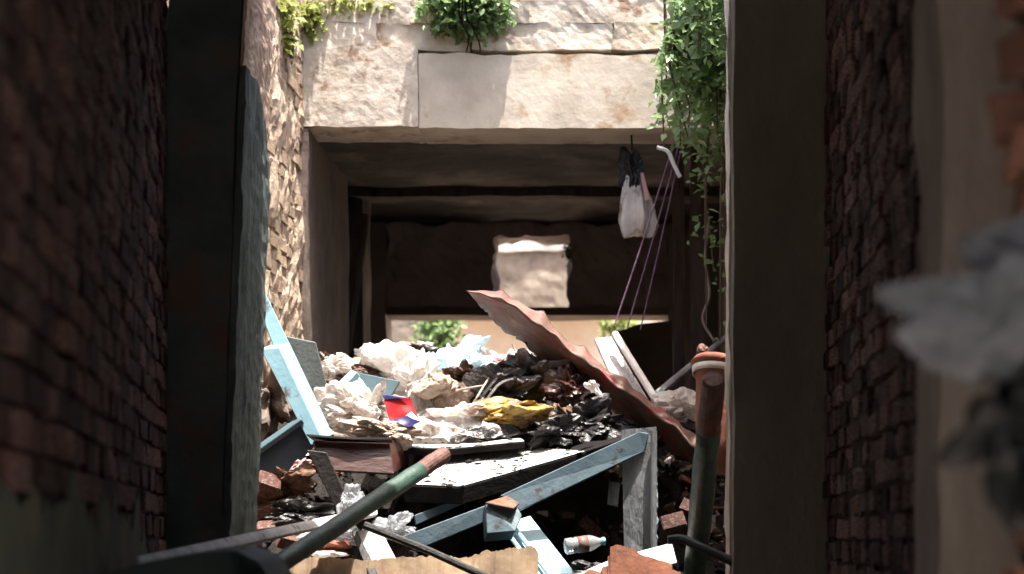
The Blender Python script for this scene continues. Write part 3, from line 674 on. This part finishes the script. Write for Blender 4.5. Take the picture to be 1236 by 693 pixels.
board('white_plank', [(430, 642, 8.72), (456, 632, 8.8), (494, 704, 8.5), (464, 706, 8.48)], .02, 'greyplank', 'short pale dusty plank propped under the dark rod', 'plank')
board('plank_shade_strip', [(424, 641, 8.68), (431, 640, 8.68), (462, 706, 8.45), (450, 706, 8.45)], .02, 'rod', 'black strip coloured as the shaded side of the short pale plank', 'lath')  # separate black strip paints the plank's unlit side
board('white_lath', [(166, 671, 5.75), (456, 610, 9.0), (456, 621, 8.88), (170, 684, 5.68)], .02, 'dustwhite', 'long white lath running from the pier foot to the green pole', 'lath')
# green poles
def pole(a, b, r_, cut, label, c=None):
    a, b = P(*a), P(*b); e = empty('green_pole', a); tag(e, label, 'pole')
    d = (b-a).normalized(); L = (b-a).length
    f = lambda t0, t1, n: [a.lerp(b, t0+(t1-t0)*i/n) for i in range(n+1)]
    MB().add(*tube(f(0, cut, 16), r_, 18, r_*.98, .08)).obj('painted_shaft', M['polegreen'], e, True)
    tip = f(cut-.001, 1, 6); V, Fc = tube(tip + [b+d*r_*.18], r_*.97, 18, r_*.9, .1)
    for i in range(18): V[-1-i] = b+d*r_*.12+(V[-1-i]-b)*.8
    MB().add(V, Fc).obj('bare_end', M['polered'], e, False)
    if c: MB().add(*tube([b+d*r_*.13, b+d*r_*.17], r_*.7, 18)).obj('cut_face', M['polecut'], e)
    return e
pole((300, 706, 7.0), (536, 549, 8.15), .036, .86, 'dark green pole with a red brown end slanting across the heap')
pole((836, 722, 8.75), (861, 460, 7.6), .05, .8, 'upright green pole with a pale sawn end in front of the clay pipe', True)
o = MB().add(*tube([P(440, 634, 8.45), P(520, 666, 8.4), P(620, 712, 8.3)], .017, 8, .017, .15)).obj('iron_rod', M['rod']); tag(o, 'thin black iron rod sloping down across the pale plank', 'rod')
o = MB().add(*tube(curve([P(806, 652, 7.6), P(824, 651, 7.6), P(846, 661, 7.55), P(880, 676, 7.5), P(930, 700, 7.4)]), .018, 10)).obj('dark_tube', M['dkgreen']); tag(o, 'bent dark green tube at the foot of the upright pole', 'tube')
# bent sheet at bottom left
V = []; Fc = []; n = 24
for i in range(n+1):
    t = i/n; top = [P(112, 697, 4.75), P(180, 677, 4.8), P(240, 667, 4.85), P(285, 665, 4.85), P(312, 678, 4.8), P(335, 712, 4.7)]
    k = t*(len(top)-1); i0 = min(int(k), len(top)-2); q = top[i0].lerp(top[i0+1], k-i0)
    for dy, dz in ((0, 0), (.3, .01), (.3, -.01), (.012, -.015), (-.05, None), (-.062, None)): V.append(Vector((q.x, q.y+dy, .012 if dz is None else q.z+dz)))
for i in range(n):
    for j in range(6):
        a = i*6+j; b = i*6+(j+1) % 6; Fc.append((a, b, b+6, a+6))
Fc += [tuple(range(5, -1, -1)), tuple(range(n*6, n*6+6))]
o = obj('bent_sheet', V, Fc, M['dkgreen']); tag(o, 'dark green bent sheet at the bottom beside the slanting pole', 'sheet')
# cardboard and broken boards at the bottom
r = random.Random(9)
def torn(name, px, Y, t, m_, label, cat, rough_=2.0, tilt=0.0, waves=0):
    """upright sheet with a torn top edge through px = [(x, y)...], bottom at y=740"""
    V = []; Fc = []; cols = 170; rows = 10
    for side in (0, 1):
        for i in range(cols+1):
            k = i/cols*(len(px)-1); i0 = min(int(k), len(px)-2); u = k-i0
            x = px[i0][0]+(px[i0+1][0]-px[i0][0])*u; y = px[i0][1]+(px[i0+1][1]-px[i0][1])*u + rough_*nz((x*.11, Y, 0), 1, 3)+rough_*.6*nz((x*.4, Y, 0), 1, 3)
            for j in range(rows+1):
                yy = 745+(y-745)*j/rows; p = P(x, yy, Y); p.y += tilt*j/rows + .02*nz(p, 5, 2) + (waves*math.sin(x*.28) if waves else 0) + side*t
                V.append(p)
    N_ = (cols+1)*(rows+1)
    for i in range(cols):
        for j in range(rows):
            a = i*(rows+1)+j; Fc.append((a, a+rows+1, a+rows+2, a+1)); Fc.append((N_+a+1, N_+a+rows+2, N_+a+rows+1, N_+a))
        a = i*(rows+1)+rows; Fc.append((a, a+rows+1, N_+a+rows+1, N_+a))
    for j in range(rows):
        for i in (0, cols):
            a = i*(rows+1)+j; q = (a, a+1, N_+a+1, N_+a); Fc.append(q if i == 0 else q[::-1])
    o = obj(name, V, Fc, M[m_]); tag(o, label, cat); return o
torn('cardboard', [(338, 684), (352, 675), (390, 671), (430, 678), (470, 674), (520, 671), (560, 674), (580, 665), (620, 662), (644, 661), (648, 668)], 8.42, .012, 'cardboard', 'torn brown cardboard along the bottom with a dark red stain', 'cardboard', 3, .12, .004)
torn('broken_board', [(676, 692), (700, 694), (712, 688), (724, 692), (727, 684), (738, 682), (733, 672), (742, 666), (736, 660), (744, 657), (767, 664), (772, 669), (812, 681), (809, 686), (824, 692)], 8.2, .02, 'rustboard', 'jagged rust red broken board at the bottom edge', 'board', 1.5, .1)
board('white_sheet', [(682, 698, 8.45), (745, 672, 8.6), (811, 655, 8.7), (817, 678, 8.5), (760, 694, 8.42)], .012, 'dustwhite', 'white triangular sheet behind the jagged red board', 'sheet')
# the long curled sheet
up = [(563, 350, 9.62), (600, 359, 9.62), (645, 386, 9.62), (690, 423, 9.6), (735, 457, 9.56), (780, 490, 9.5), (820, 521, 9.42), (854, 552, 9.36)]
dn = [(566, 353, 9.68), (588, 378, 9.84), (620, 405, 9.88), (660, 436, 9.88), (704, 468, 9.84), (746, 500, 9.78), (790, 534, 9.68), (846, 564, 9.56)]
cu = curve([P(*p) for p in up], 12); cd = curve([P(*p) for p in dn], 12); n = len(cu); mm = 18
V = []; Fc = []
for side in (0, 1):
    for i in range(n):
        for j in range(mm+1):
            t = j/mm; k = i/(n-1); full = min(1, k*5)
            tang = (cu[min(i+1, n-1)]-cu[max(i-1, 0)]).normalized()
            if t < .4:      # flange that faces the sky, running back from the upper edge
                q = (.4-t)/.4; p = cu[i] + Vector((.012, .1, .052))*q*full
                nm = Vector((0, 0, 1))
            else:           # web that hangs below the upper edge
                q = (t-.4)/.6; p = cu[i].lerp(cd[i], q); nm = Vector((.2, -1, .3)).normalized()
            amp = .042*full*(1-.3*k)
            wv = 1.5-3*abs(math.sin(k*math.pi*6.3+.2))**.8 + .3*math.sin(k*2*math.pi*13+2) + .22*(1-2*abs(math.sin(k*math.pi*19)))
            p = p + nm*(amp*wv*(.2+(t-.4)*1.5 if t > .4 else .2+(.4-t)*.3) + .012*nz(p, 12, 3)) + Vector((0, side*.003, -side*.003))
            p.z += .012*full*math.sin(k*2*math.pi*6.3-.6)*max(0, 1-abs(t-.4)*3)
            if t > .95: p = p + (cd[i]-cu[i])*(.4*wv*.5 + .25*nz(p, 16, 5) + .1*nz(p, 50, 2))
            V.append(p)
N_ = n*(mm+1)
for i in range(n-1):
    for j in range(mm):
        a = i*(mm+1)+j; Fc.append((a, a+mm+1, a+mm+2, a+1)); Fc.append((N_+a+1, N_+a+mm+2, N_+a+mm+1, N_+a))
    for j in (0, mm):
        a = i*(mm+1)+j; Fc.append((a, a+mm+1, N_+a+mm+1, N_+a))
for j in range(mm):
    for i in (0, n-1):
        a = i*(mm+1)+j; Fc.append((a, a+1, N_+a+1, N_+a))
o = obj('corrugated_sheet', V, Fc, M['sheet'], None, True); tag(o, 'long curled corrugated sheet with peeling red and pink paint', 'metal sheet')
board('hollow_shade_board', [(640, 566, 9.14), (752, 530, 9.16), (775, 512, 9.75), (630, 520, 9.8)], .03, 'blackedge', 'black board added to shade the hollow behind the sloping blue rail', 'board')  # invented cover, added to keep the hollow below dark
# white slats
board('white_plank', [(718, 408, 10.3), (738, 406, 10.35), (785, 486, 10.0), (752, 486, 9.95)], .02, 'dustwhite', 'wide white slat leaning beyond the corrugated sheet', 'slat')
o = MB().add(*tube([P(742, 403, 10.2), P(796, 490, 9.85)], .019, 10)).obj('white_rail', M['white']); tag(o, 'round white rail leaning beside the wide white slat', 'rail')
# clay pipe
e = empty('clay_pipe', P(862, 545, 8.7)); tag(e, 'cracked terracotta pipe standing behind the upright green pole', 'pipe')
V = []; Fc = []; nA = 28; prof = [(-.02, .40), (.10, .40), (.118, .38), (.1, .36), (.094, .3), (.1, .18), (.094, .05), (.1, -.1), (.09, -.1), (.085, .36), (.06, .385)]
base = P(866, 545, 8.75)
for (rd, h) in prof[1:]:
    for i in range(nA):
        a = 2*math.pi*i/nA; V.append(base+Vector((rd*math.cos(a)*(1+.05*nz((math.cos(a), h*4, 0), 2, 1)), rd*math.sin(a), h+.03*math.cos(a+2)*(h > .3))))
Fc = [(j*nA+i, j*nA+(i+1) % nA, (j+1)*nA+(i+1) % nA, (j+1)*nA+i) for j in range(len(prof)-2) for i in range(nA)]
obj('pipe_body', V, Fc, M['clay'], e, True)
V = []; nA = 36
for (rd, h) in ((.108, .33), (.112, .33), (.112, .36), (.108, .36)):
    for i in range(nA): a = 2*math.pi*i/nA; V.append(base+Vector((rd*math.cos(a), rd*math.sin(a), h+.03*math.cos(a+2))))
Fc = [(j*nA+i, j*nA+(i+1) % nA, ((j+1) % 4)*nA+(i+1) % nA, ((j+1) % 4)*nA+i) for j in range(4) for i in range(nA)]
obj('white_band', V, Fc, M['white'], e, True)
V, Fc = crumple(P(848, 424, 8.72), (.026, .026, .034), 3, sub=3, k1=.2, k2=.07); obj('pipe_shard', V, Fc, M['polered'], e)

# ------------------------------------------------------------------ refuse
def bag(name, px, half, Y, m_, label, cat='bag', seed=0, dy=None, rot=(0, 0, 0), group=None, **k):
    s = Y/F; V, Fc = crumple(P(*px, Y), (half[0]*s, (dy or (half[0]+half[1])/2)*s, half[1]*s), seed, rot, **k)
    o = obj(name, V, Fc, M[m_]); tag(o, label, cat, group); return o
def film(name, pts, m_, label, cat='bag', seed=0, amp=.03, res=60, th=.003, group=None):
    """crumpled film spanned over four corner points (px,py,Y)"""
    a, b, c, d = [P(*p) for p in pts]; V = []; Fc = []
    nm = (b-a).cross(d-a).normalized()
    if nm.z < 0: nm = -nm
    rng = np.random.default_rng(seed+100); UV = np.array([(i/res*2-1, j/res*2-1) for i in range(res+1) for j in range(res+1)])
    UW = UV + .25*np.sin(UV[:, ::-1]*3+seed) + .1*np.sin(UV[:, ::-1]*9+seed)
    H = crease(UW, rng, 1.0)
    for side in (0, 1):
        for i in range(res+1):
            for j in range(res+1):
                u, v = i/res, j/res
                e_ = .06*nz((u*6, v*6, seed), 1, seed)
                p = (a.lerp(b, u)).lerp(d.lerp(c, u), v)
                p = p + (b-a)*e_*(.4+abs(v-.5)) + (d-a)*.12*nz((u*5, v*5, 3), 1, seed+4)
                h = H[i*(res+1)+j]*2.2 + .5*nz(p, 5, seed)
                edge = min(u, 1-u, v, 1-v)*6
                V.append(p + nm*(amp*h*min(1, .35+edge) - side*th))
    N_ = (res+1)**2
    for i in range(res):
        for j in range(res):
            q = i*(res+1)+j; Fc.append((q, q+res+1, q+res+2, q+1)); Fc.append((N_+q+1, N_+q+res+2, N_+q+res+1, N_+q))
    o = obj(name, V, Fc, M[m_]); tag(o, label, cat, group); return o
bag('plastic_bag', (415, 494), (28, 21), 9.35, 'bagdirty', 'crumpled clear bag with brown mud beside the teal panel', seed=1)
bag('plastic_bag', (450, 492), (26, 23), 9.42, 'bagdirty', 'mud streaked crumpled bag between the clear bag and red wrapper', seed=2, k2=.3)
film('plastic_film', [(385, 522, 9.15), (500, 532, 9.2), (490, 508, 9.45), (392, 505, 9.4)], 'bagdirty', 'torn muddy film lying over the lip of the brown box', 'film', 3, .035)
bag('paper_cone', (466, 521), (38, 11), 9.22, 'sack', 'folded brown paper in front of the red wrapper', 'paper', seed=4, rot=(0, .12, 0), k1=.25)
film('plastic_film', [(490, 532, 9.32), (605, 526, 9.36), (595, 490, 9.65), (505, 496, 9.62)], 'bagwhite', 'wide bright white plastic film in the middle of the heap', 'film', 5, .04)
bag('plastic_bag', (560, 503), (34, 16), 9.55, 'bagwhite', 'white knotted bag left of the yellow bag', seed=6)
bag('plastic_bag', (478, 452), (34, 24), 10.0, 'bagwhite', 'big bright white bag arching over the teal panel', seed=7, rot=(0, .3, 0), k2=.3)
bag('plastic_bag', (500, 470), (24, 34), 9.85, 'bagwhite', 'white bag spilling down towards the red wrapper', seed=8, rot=(0, .5, 0), k2=.28)
bag('plastic_bag', (462, 436), (22, 14), 10.2, 'bagclear', 'clear glossy bag at the top of the heap beside yellow scraps', seed=9)
bag('plastic_bag', (404, 448), (18, 12), 9.9, 'bagdirty', 'small pale bag behind the teal panel by the passage wall', seed=10)
bag('rag', (440, 450), (26, 13), 9.95, 'bagbrown', 'brown rag behind the top edge of the teal panel', 'rag', seed=11)
bag('yellow_scrap', (436, 434), (10, 5), 10.15, 'yellow', 'yellow scrap on the skyline near the passage wall', 'scrap', seed=12, sub=3)
bag('yellow_scrap', (458, 427), (9, 4), 10.2, 'yellow', 'yellow scrap on top of the clear glossy bag', 'scrap', seed=13, sub=3)
bag('cloth_sack', (532, 472), (26, 19), 9.72, 'sack', 'tan sacking bundle behind the red wrapper', 'sack', seed=14, k2=.15)
film('plastic_film', [(510, 462, 9.95), (600, 452, 10.0), (590, 425, 10.4), (520, 428, 10.4)], 'bagblue', 'pale blue and white film on the crest of the heap', 'film', 15, .05)
bag('plastic_bag', (566, 428), (22, 14), 10.45, 'bagblue', 'pale blue tinted bag rising highest on the crest', seed=16, rot=(0, -.3, 0))
bag('plastic_bag', (582, 448), (18, 12), 10.15, 'bagblue', 'small blue edged bag below the crest', seed=33)
bag('rag', (556, 456), (30, 15), 10.0, 'bagbrown', 'dark brown rag under the pale blue film', 'rag', seed=17, k2=.3)
bag('rag', (600, 441), (14, 9), 10.3, 'pinkish', 'faded pink rag on the crest of the heap', 'rag', seed=18)
bag('rag', (588, 432), (16, 8), 10.45, 'bagdirty', 'small muddy rag behind the pink rag', 'rag', seed=44)
bag('black_bag', (630, 444), (28, 9), 10.25, 'bagblack', 'flat black bag with a pale sheet on top below the sheet tip', seed=19)
film('pale_sheet', [(608, 436, 10.3), (652, 432, 10.35), (650, 420, 10.55), (615, 422, 10.55)], 'bagdirty', 'small pale sheet lying on the flat black bag', 'film', 20, .025, 24)
bag('black_bag', (606, 474), (30, 22), 9.75, 'bagblack', 'glossy black bag with curved folds behind the yellow bag', seed=21, k2=.3)
bag('black_bag', (652, 462), (34, 24), 9.85, 'baggrey', 'dusty dark grey bag under the corrugated sheet', seed=22, k2=.32)
bag('grey_film', (655, 438), (16, 13), 9.95, 'baggrey', 'small grey crumpled film above the dusty dark bag', 'film', seed=23)
bag('yellow_bag', (622, 499), (47, 17), 9.5, 'yellow', 'stained yellow bag lying in front of the black bags', seed=24, rot=(0, -.16, 0), k1=.25, k2=.14, dy=24)
bag('black_bag', (706, 516), (42, 24), 9.62, 'bagblack', 'black refuse bag filling the hollow below the corrugated sheet', seed=25, k2=.3)
bag('black_bag', (668, 522), (26, 14), 9.42, 'bagblack', 'small black bag right beside the yellow bag', seed=26, k2=.32)
bag('rag', (690, 470), (22, 20), 9.7, 'mahog', 'dark red brown rag hanging below the corrugated sheet', 'rag', seed=27)
film('black_sheet', [(552, 528, 9.34), (668, 520, 9.4), (660, 512, 9.6), (560, 517, 9.55)], 'bagblack', 'flat black strip in front of the yellow bag', 'film', 28, .03, 30)
bag('white_scrap', (716, 466), (9, 5), 9.25, 'bagwhite', 'small white scrap below the corrugated sheet edge', 'scrap', seed=29, rot=(0, .6, 0), sub=3)
bag('pale_bag', (824, 492), (22, 14), 9.6, 'bagdirty', 'pale bag between the white rail and clay pipe', seed=30)
bag('black_bag', (800, 520), (34, 30), 9.75, 'bagblack', 'black bag behind the lower end of the corrugated sheet', seed=31)
bag('cyan_bottle', (803, 480), (13, 8), 9.9, 'cyan', 'small cyan plastic bottle beside the white rail', 'bottle', seed=32, k1=.08, k2=.04, sub=3)
bag('blue_scrap', (584, 491), (8, 5), 9.52, 'teal', 'small blue scrap at the tip of the yellow bag', 'scrap', seed=34, sub=3)
bag('plastic_bag', (426, 608), (14, 19), 8.75, 'bagclear', 'clear crumpled film under the slanting green pole', seed=35, k2=.16)
bag('plastic_bag', (404, 645), (26, 16), 8.75, 'bagclear', 'grey clear film below the long white lath', seed=36)
bag('plastic_bag', (470, 640), (22, 16), 8.85, 'bagclear', 'clear film between the pale plank and blue rail', seed=37)
bag('rag', (345, 585), (30, 22), 9.05, 'chipbrown', 'dark brown rag in shade under the slate blue board', 'rag', seed=38)
bag('rag', (360, 622), (44, 16), 9.0, 'bagblack', 'black rag in the hollow left of the green pole', 'rag', seed=39)
bag('pink_scrap', (360, 562), (10, 4), 8.9, 'pinkish', 'small pink scrap below the slate blue board', 'scrap', seed=40, rot=(0, -.6, 0), sub=3)
bag('brick_lump', (400, 662), (22, 8), 8.6, 'clay', 'broken clay tile at the bottom under the green pole', 'tile', seed=41, sub=3)
bag('pale_scrap', (395, 668), (16, 4), 8.5, 'bagwhite', 'white scrap on the cardboard edge under the green pole', 'scrap', seed=42, sub=3)
bag('white_lump', (512, 416), (9, 4), 10.7, 'bagwhite', 'white scrap on the skyline before the far shrub', 'scrap', seed=45, sub=3)
bag('tan_lump', (492, 418), (8, 4), 10.7, 'sack', 'tan scrap on the skyline before the pale post', 'scrap', seed=46, sub=3)
bag('black_bag', (516, 432), (40, 12), 10.55, 'bagblack', 'black bag along the skyline between white and blue bags', seed=47)
bag('rag', (728, 690), (30, 10), 8.9, 'bagblack', 'black rag behind the white triangular sheet', 'rag', seed=50)
# earth clods in the left hollow by the pier
bag('earth_lump', (322, 482), (22, 40), 9.5, 'passwall', 'crumbling earth lump between the pier and blue timber', 'earth', seed=51, k2=.3)
# red and blue wrapper
e = empty('food_wrapper', P(487, 515, 9.25)); tag(e, 'glossy red wrapper with dark blue corners and white print', 'wrapper')
def patch(name, quad, m_, off, seed, th=.002):
    a, b, c, d = [P(*p) for p in quad]; V = []; Fc = []; n = 14
    nm = (b-a).cross(d-a).normalized()
    if nm.dot(cam.location-a) < 0: nm = -nm
    for s in (0, 1):
        for i in range(n+1):
            for j in range(n+1):
                u, v = i/n, j/n; p = a.lerp(b, u).lerp(d.lerp(c, u), v); V.append(p+nm*(off-s*th+.012*nz(p, 14, 3)))
    N_ = (n+1)**2
    for i in range(n):
        for j in range(n):
            q = i*(n+1)+j; Fc.append((q, q+n+1, q+n+2, q+1)); Fc.append((N_+q+1, N_+q+n+2, N_+q+n+1, N_+q))
    return obj(name, V, Fc, M[m_], e, True)
patch('red_panel', [(463, 482, 9.25), (495, 480, 9.26), (506, 506, 9.23), (470, 508, 9.22)], 'red', 0, 1)
patch('blue_corner', [(460, 475, 9.26), (478, 479, 9.26), (494, 481, 9.25), (465, 483, 9.25)], 'wblue', .004, 2)
patch('blue_corner', [(474, 508, 9.22), (492, 503, 9.22), (508, 510, 9.18), (494, 517, 9.17)], 'wblue', .006, 3)
patch('white_print', [(490, 503, 9.225), (497, 498, 9.235), (509, 509, 9.2), (497, 509, 9.21)], 'wwhite', .005, 4)
# bottles lying in the front hollow
def bottle(a, b, r_, label, capmat='cyan'):
    a, b = P(*a), P(*b); d = (b-a); L = d.length; d.normalize(); up_ = Vector((0, 0, 1)); s = d.cross(up_).normalized(); t = s.cross(d)
    e = empty('plastic_bottle', a-Vector((0, 0, r_))); tag(e, label, 'bottle', 'plastic bottles in the heap')
    def lathe(pr):
        V = []; Fc = []
        for rr_, h in pr:
            for i in range(16):
                q = 2*math.pi*i/16; V.append(a+d*h*L+(s*math.cos(q)+t*math.sin(q))*rr_*r_)
        for j in range(len(pr)-1):
            for i in range(16): Fc.append((j*16+i, j*16+(i+1) % 16, (j+1)*16+(i+1) % 16, (j+1)*16+i))
        Fc += [tuple(range(15, -1, -1)), tuple(range((len(pr)-1)*16, len(pr)*16))]; return V, Fc
    obj('bottle_body', *lathe([(.8, 0), (1, .03), (1, .18), (.94, .22), (1, .26), (1, .62), (.9, .7), (.45, .88), (.42, .93)]), M['bottle'], e, True)
    obj('label_band', *lathe([(1.02, .3), (1.02, .56)]), M['label'], e, True)
    obj('cap', *lathe([(.5, .925), (.5, 1.0)]), M[capmat], e)
bottle((682, 660, 8.75), (730, 653, 8.8), .036, 'clear bottle with brown label lying under the blue frame')
board('paper_scrap', [(735, 581, 9.3), (748, 583, 9.3), (746, 612, 9.28), (733, 609, 9.28)], .004, 'greypost', 'small upright paper scrap in the dark hollow beside the grey post', 'paper')
# wire loop and twigs
o = MB().add(*tube(curve([P(583, 478, 9.6), P(600, 458, 9.65), P(622, 450, 9.7), P(628, 452, 9.7)]), .009, 7)).obj('rubber_hose', M['rod']); tag(o, 'thin black hose arching over the glossy black bag', 'hose')
o = MB().add(*tube(curve([P(588, 482, 9.55), P(603, 464, 9.6), P(620, 458, 9.64), P(632, 462, 9.64)]), .008, 7)).obj('rubber_hose', M['baggrey']); tag(o, 'grey hose arching just below the black hose', 'hose')
tw = [((440, 428, 10.0), (470, 448, 9.95), (487, 452, 9.9), 'pale bent twig over the brown rag behind the teal panel'), ((550, 472, 9.7), (568, 468, 9.65), (586, 465, 9.65), 'pale straight twig above the white knotted bag'),
      ((571, 488, 9.6), (578, 476, 9.6), (590, 456, 9.7), 'brown twig standing beside the glossy black bag'), ((619, 415, 10.4), (621, 422, 10.4), (624, 428, 10.4), 'short twig stub upright on the crest of the heap'),
      ((446, 440, 9.98), (452, 452, 9.95), (456, 462, 9.9), 'short pale twig hanging over the teal panel edge'), ((622, 660, 8.6), (634, 676, 8.6), (640, 690, 8.55), 'dry twig caught on the ridged blue plank'),
      ((612, 378, 9.9), (613, 372, 9.9), (614, 366, 9.9), 'tiny splinter sticking up from the corrugated sheet')]
for a, b, c, lab in tw:
    o = MB().add(*tube(curve([P(*a), P(*b), P(*c)]), .007, 6, .004, .3)).obj('twig', M['twig']); tag(o, lab, 'twig')
# broken bricks in the front hollow
bv = brick_variants(M['brick'], 4, 77); r = random.Random(5)
for k, (x, y, Y) in enumerate([(318, 590, 9.0), (308, 622, 9.0), (322, 640, 8.9), (296, 652, 8.8), (346, 650, 8.9), (716, 640, 9.5), (812, 640, 9.1), (838, 618, 9.3), (240, 640, 8.3), (225, 655, 8.2), (250, 600, 8.0)][:8]):
    o = bpy.data.objects.new('broken_brick', r.choice(bv)); col.objects.link(o)
    s = r.uniform(.8, 1.1); o.matrix_basis = Matrix.LocRotScale(P(x, y, Y), Euler((r.uniform(-.6, .6), r.uniform(-.6, .6), r.uniform(0, 3))), (.16*s, .105*s, .07*s))
    WLOC[o] = o.location.copy()
    tag(o, ['broken brick just under the slate blue board', 'broken brick lying against the foot of the green painted pier', 'broken brick lowest in the hollow above the white lath', 'broken brick above the white lath nearest the pier foot', 'broken brick under the long white lath by the pole', 'broken brick in the dark hollow behind the bottle', 'broken brick close beside the foot of the grey post', 'broken brick in shade beside the upright green pole'][k], 'brick', 'broken bricks in the heap')

# loose scraps over the whole heap
def scatter(name, n, m_, s0, s1, seed, yr=(8.5, 11.3), flat=.35, label=None, lift=.01):
    r = random.Random(seed); mb = MB()
    for k in range(n):
        x = r.uniform(-1.75, .6); y = r.uniform(*yr); s = s0+(s1-s0)*r.random()**2.5
        p0 = Vector((x, y, 0)); z = mound_h(x, y); pp = (x, y, z)
        z += .09*nz(pp, 3, 2)+.05*nz(pp, 9, 5)+.03*nz(pp, 22, 8)+lift
        R_ = Euler((r.gauss(0, .6)-.3, r.gauss(0, .6), r.uniform(0, 6.28))).to_matrix(); cs = []
        for sx, sy in ((-1, -1), (1, -1), (1, 1), (-1, 1)):
            for sz in (-1, 1):
                cs.append(Vector((x, y, z))+R_ @ Vector((sx*s*r.uniform(.5, 1.2), sy*s*r.uniform(.3, .9), sz*s*flat*r.uniform(.4, 1.2))))
        mb.add(cs, [(0, 2, 4, 6), (7, 5, 3, 1), (0, 1, 3, 2), (2, 3, 5, 4), (4, 5, 7, 6), (6, 7, 1, 0)])
    o = mb.obj(name, M[m_]); stuff(o); tag(o, label, 'debris'); return o
scatter('dark_debris', 2600, 'soil', .008, .05, 1, label='black crumbs and clods strewn over the heap')
scatter('brown_debris', 1500, 'chipbrown', .006, .045, 2, (9.65, 11.3), label='small brown scraps strewn over the heap', lift=.02)
scatter('grey_debris', 900, 'chipgrey', .005, .035, 3, (9.65, 11.3), label='small grey scraps strewn over the heap', lift=.02)
scatter('pale_debris', 420, 'chippale', .005, .05, 4, (9.7, 11.2), flat=.12, label='small pale scraps of plastic strewn over the heap', lift=.025)
r = random.Random(8); mb = MB()
leaves(mb, [Vector((x, y, mound_h(x, y)+.05)) for x, y in ((r.uniform(-1.7, .5), r.uniform(9.7, 11.2)) for _ in range(500))], .05, r, 0)
o = mb.obj('dry_leaves', M['dryleaf']); stuff(o); tag(o, 'dry brown leaves scattered over the heap', 'leaves')

# ------------------------------------------------------------------ close foreground on the right
npz = gridbox(.645, 1.1, 4.25, 4.6, 0, zt-.004, .08, .02, 4, None, 3, .006).obj('crumbling_pier', M['nearpier']); tag(npz, 'blurred grey brown crumbling pier close on the right edge', 'pier')
bs_ = empty('broken_brick_wall', (.72, 3.3, 0)); tag(bs_, 'blurred ends of broken orange brickwork closest on the right edge', 'wall')
nb = brick_variants(M['nearbrick'], 5, 15); r = random.Random(2)
gridbox(.66, .98, 3.1, 3.45, 0, zt-.008, .1, .02, 4, None, 5, .006).obj('wall_core', M['mortar'], bs_)
for k in range(26):
    o = bpy.data.objects.new('brick', r.choice(nb)); col.objects.link(o); adopt(o, bs_)
    o.matrix_basis = Matrix.LocRotScale(Vector((.68+r.uniform(-.035, .02), 3.12+r.uniform(-.05, .05), ZC-.15+.083*k/1.2*1.2)), Euler((r.gauss(0, .1), r.gauss(0, .09), r.gauss(0, .15))), (.2, .12*r.uniform(.8, 1.1), .066))
e = empty('plastic_rag', P(1150, 480, 2.5)); tag(e, 'blurred pale grey plastic rag jutting in close on the right', 'rag')
V, Fc = crumple(P(1195, 392, 2.5), (.095, .05, .07), 5, (0, -.25, 0), 5, .25, .14); obj('rag_body', V, Fc, M['nearcloth'], e)
tip = [P(1058, 352, 2.5), P(1100, 366, 2.5), P(1150, 386, 2.5), P(1200, 400, 2.5)]
V = []; Fc = []; nA = 20; nT = 24; cv = curve(tip, 8)
for i_, p_ in enumerate(cv):
    t = i_/(len(cv)-1); rad = .004+.05*t**.8
    for j_ in range(nA):
        a_ = 2*math.pi*j_/nA; q = rad*(1+.22*math.sin(a_*3+t*5)+.12*math.sin(a_*7-t*9)); V.append(p_+Vector((0, math.cos(a_)*q*.6, math.sin(a_)*q)))
for i_ in range(len(cv)-1):
    for j_ in range(nA): Fc.append((i_*nA+j_, i_*nA+(j_+1) % nA, (i_+1)*nA+(j_+1) % nA, (i_+1)*nA+j_))
Fc += [tuple(range(nA)), tuple(range((len(cv)-1)*nA, len(cv)*nA))[::-1]]
obj('rag_tip', V, Fc, M['nearcloth'], e, True)
V, Fc = crumple(P(1245, 340, 2.55), (.075, .04, .07), 9, (0, 0, 0), 5, .25, .14); obj('rag_fold', V, Fc, M['nearcloth'], e)
V, Fc = crumple(P(1230, 520, 2.5), (.06, .05, .075), 12, (0, 0, 0), 4, .4, .3); o = obj('black_bag', V, Fc, M['blackwire']); tag(o, 'blurred black lump under the grey rag on the right', 'bag')  # plain black lump filling the dark area below the rag
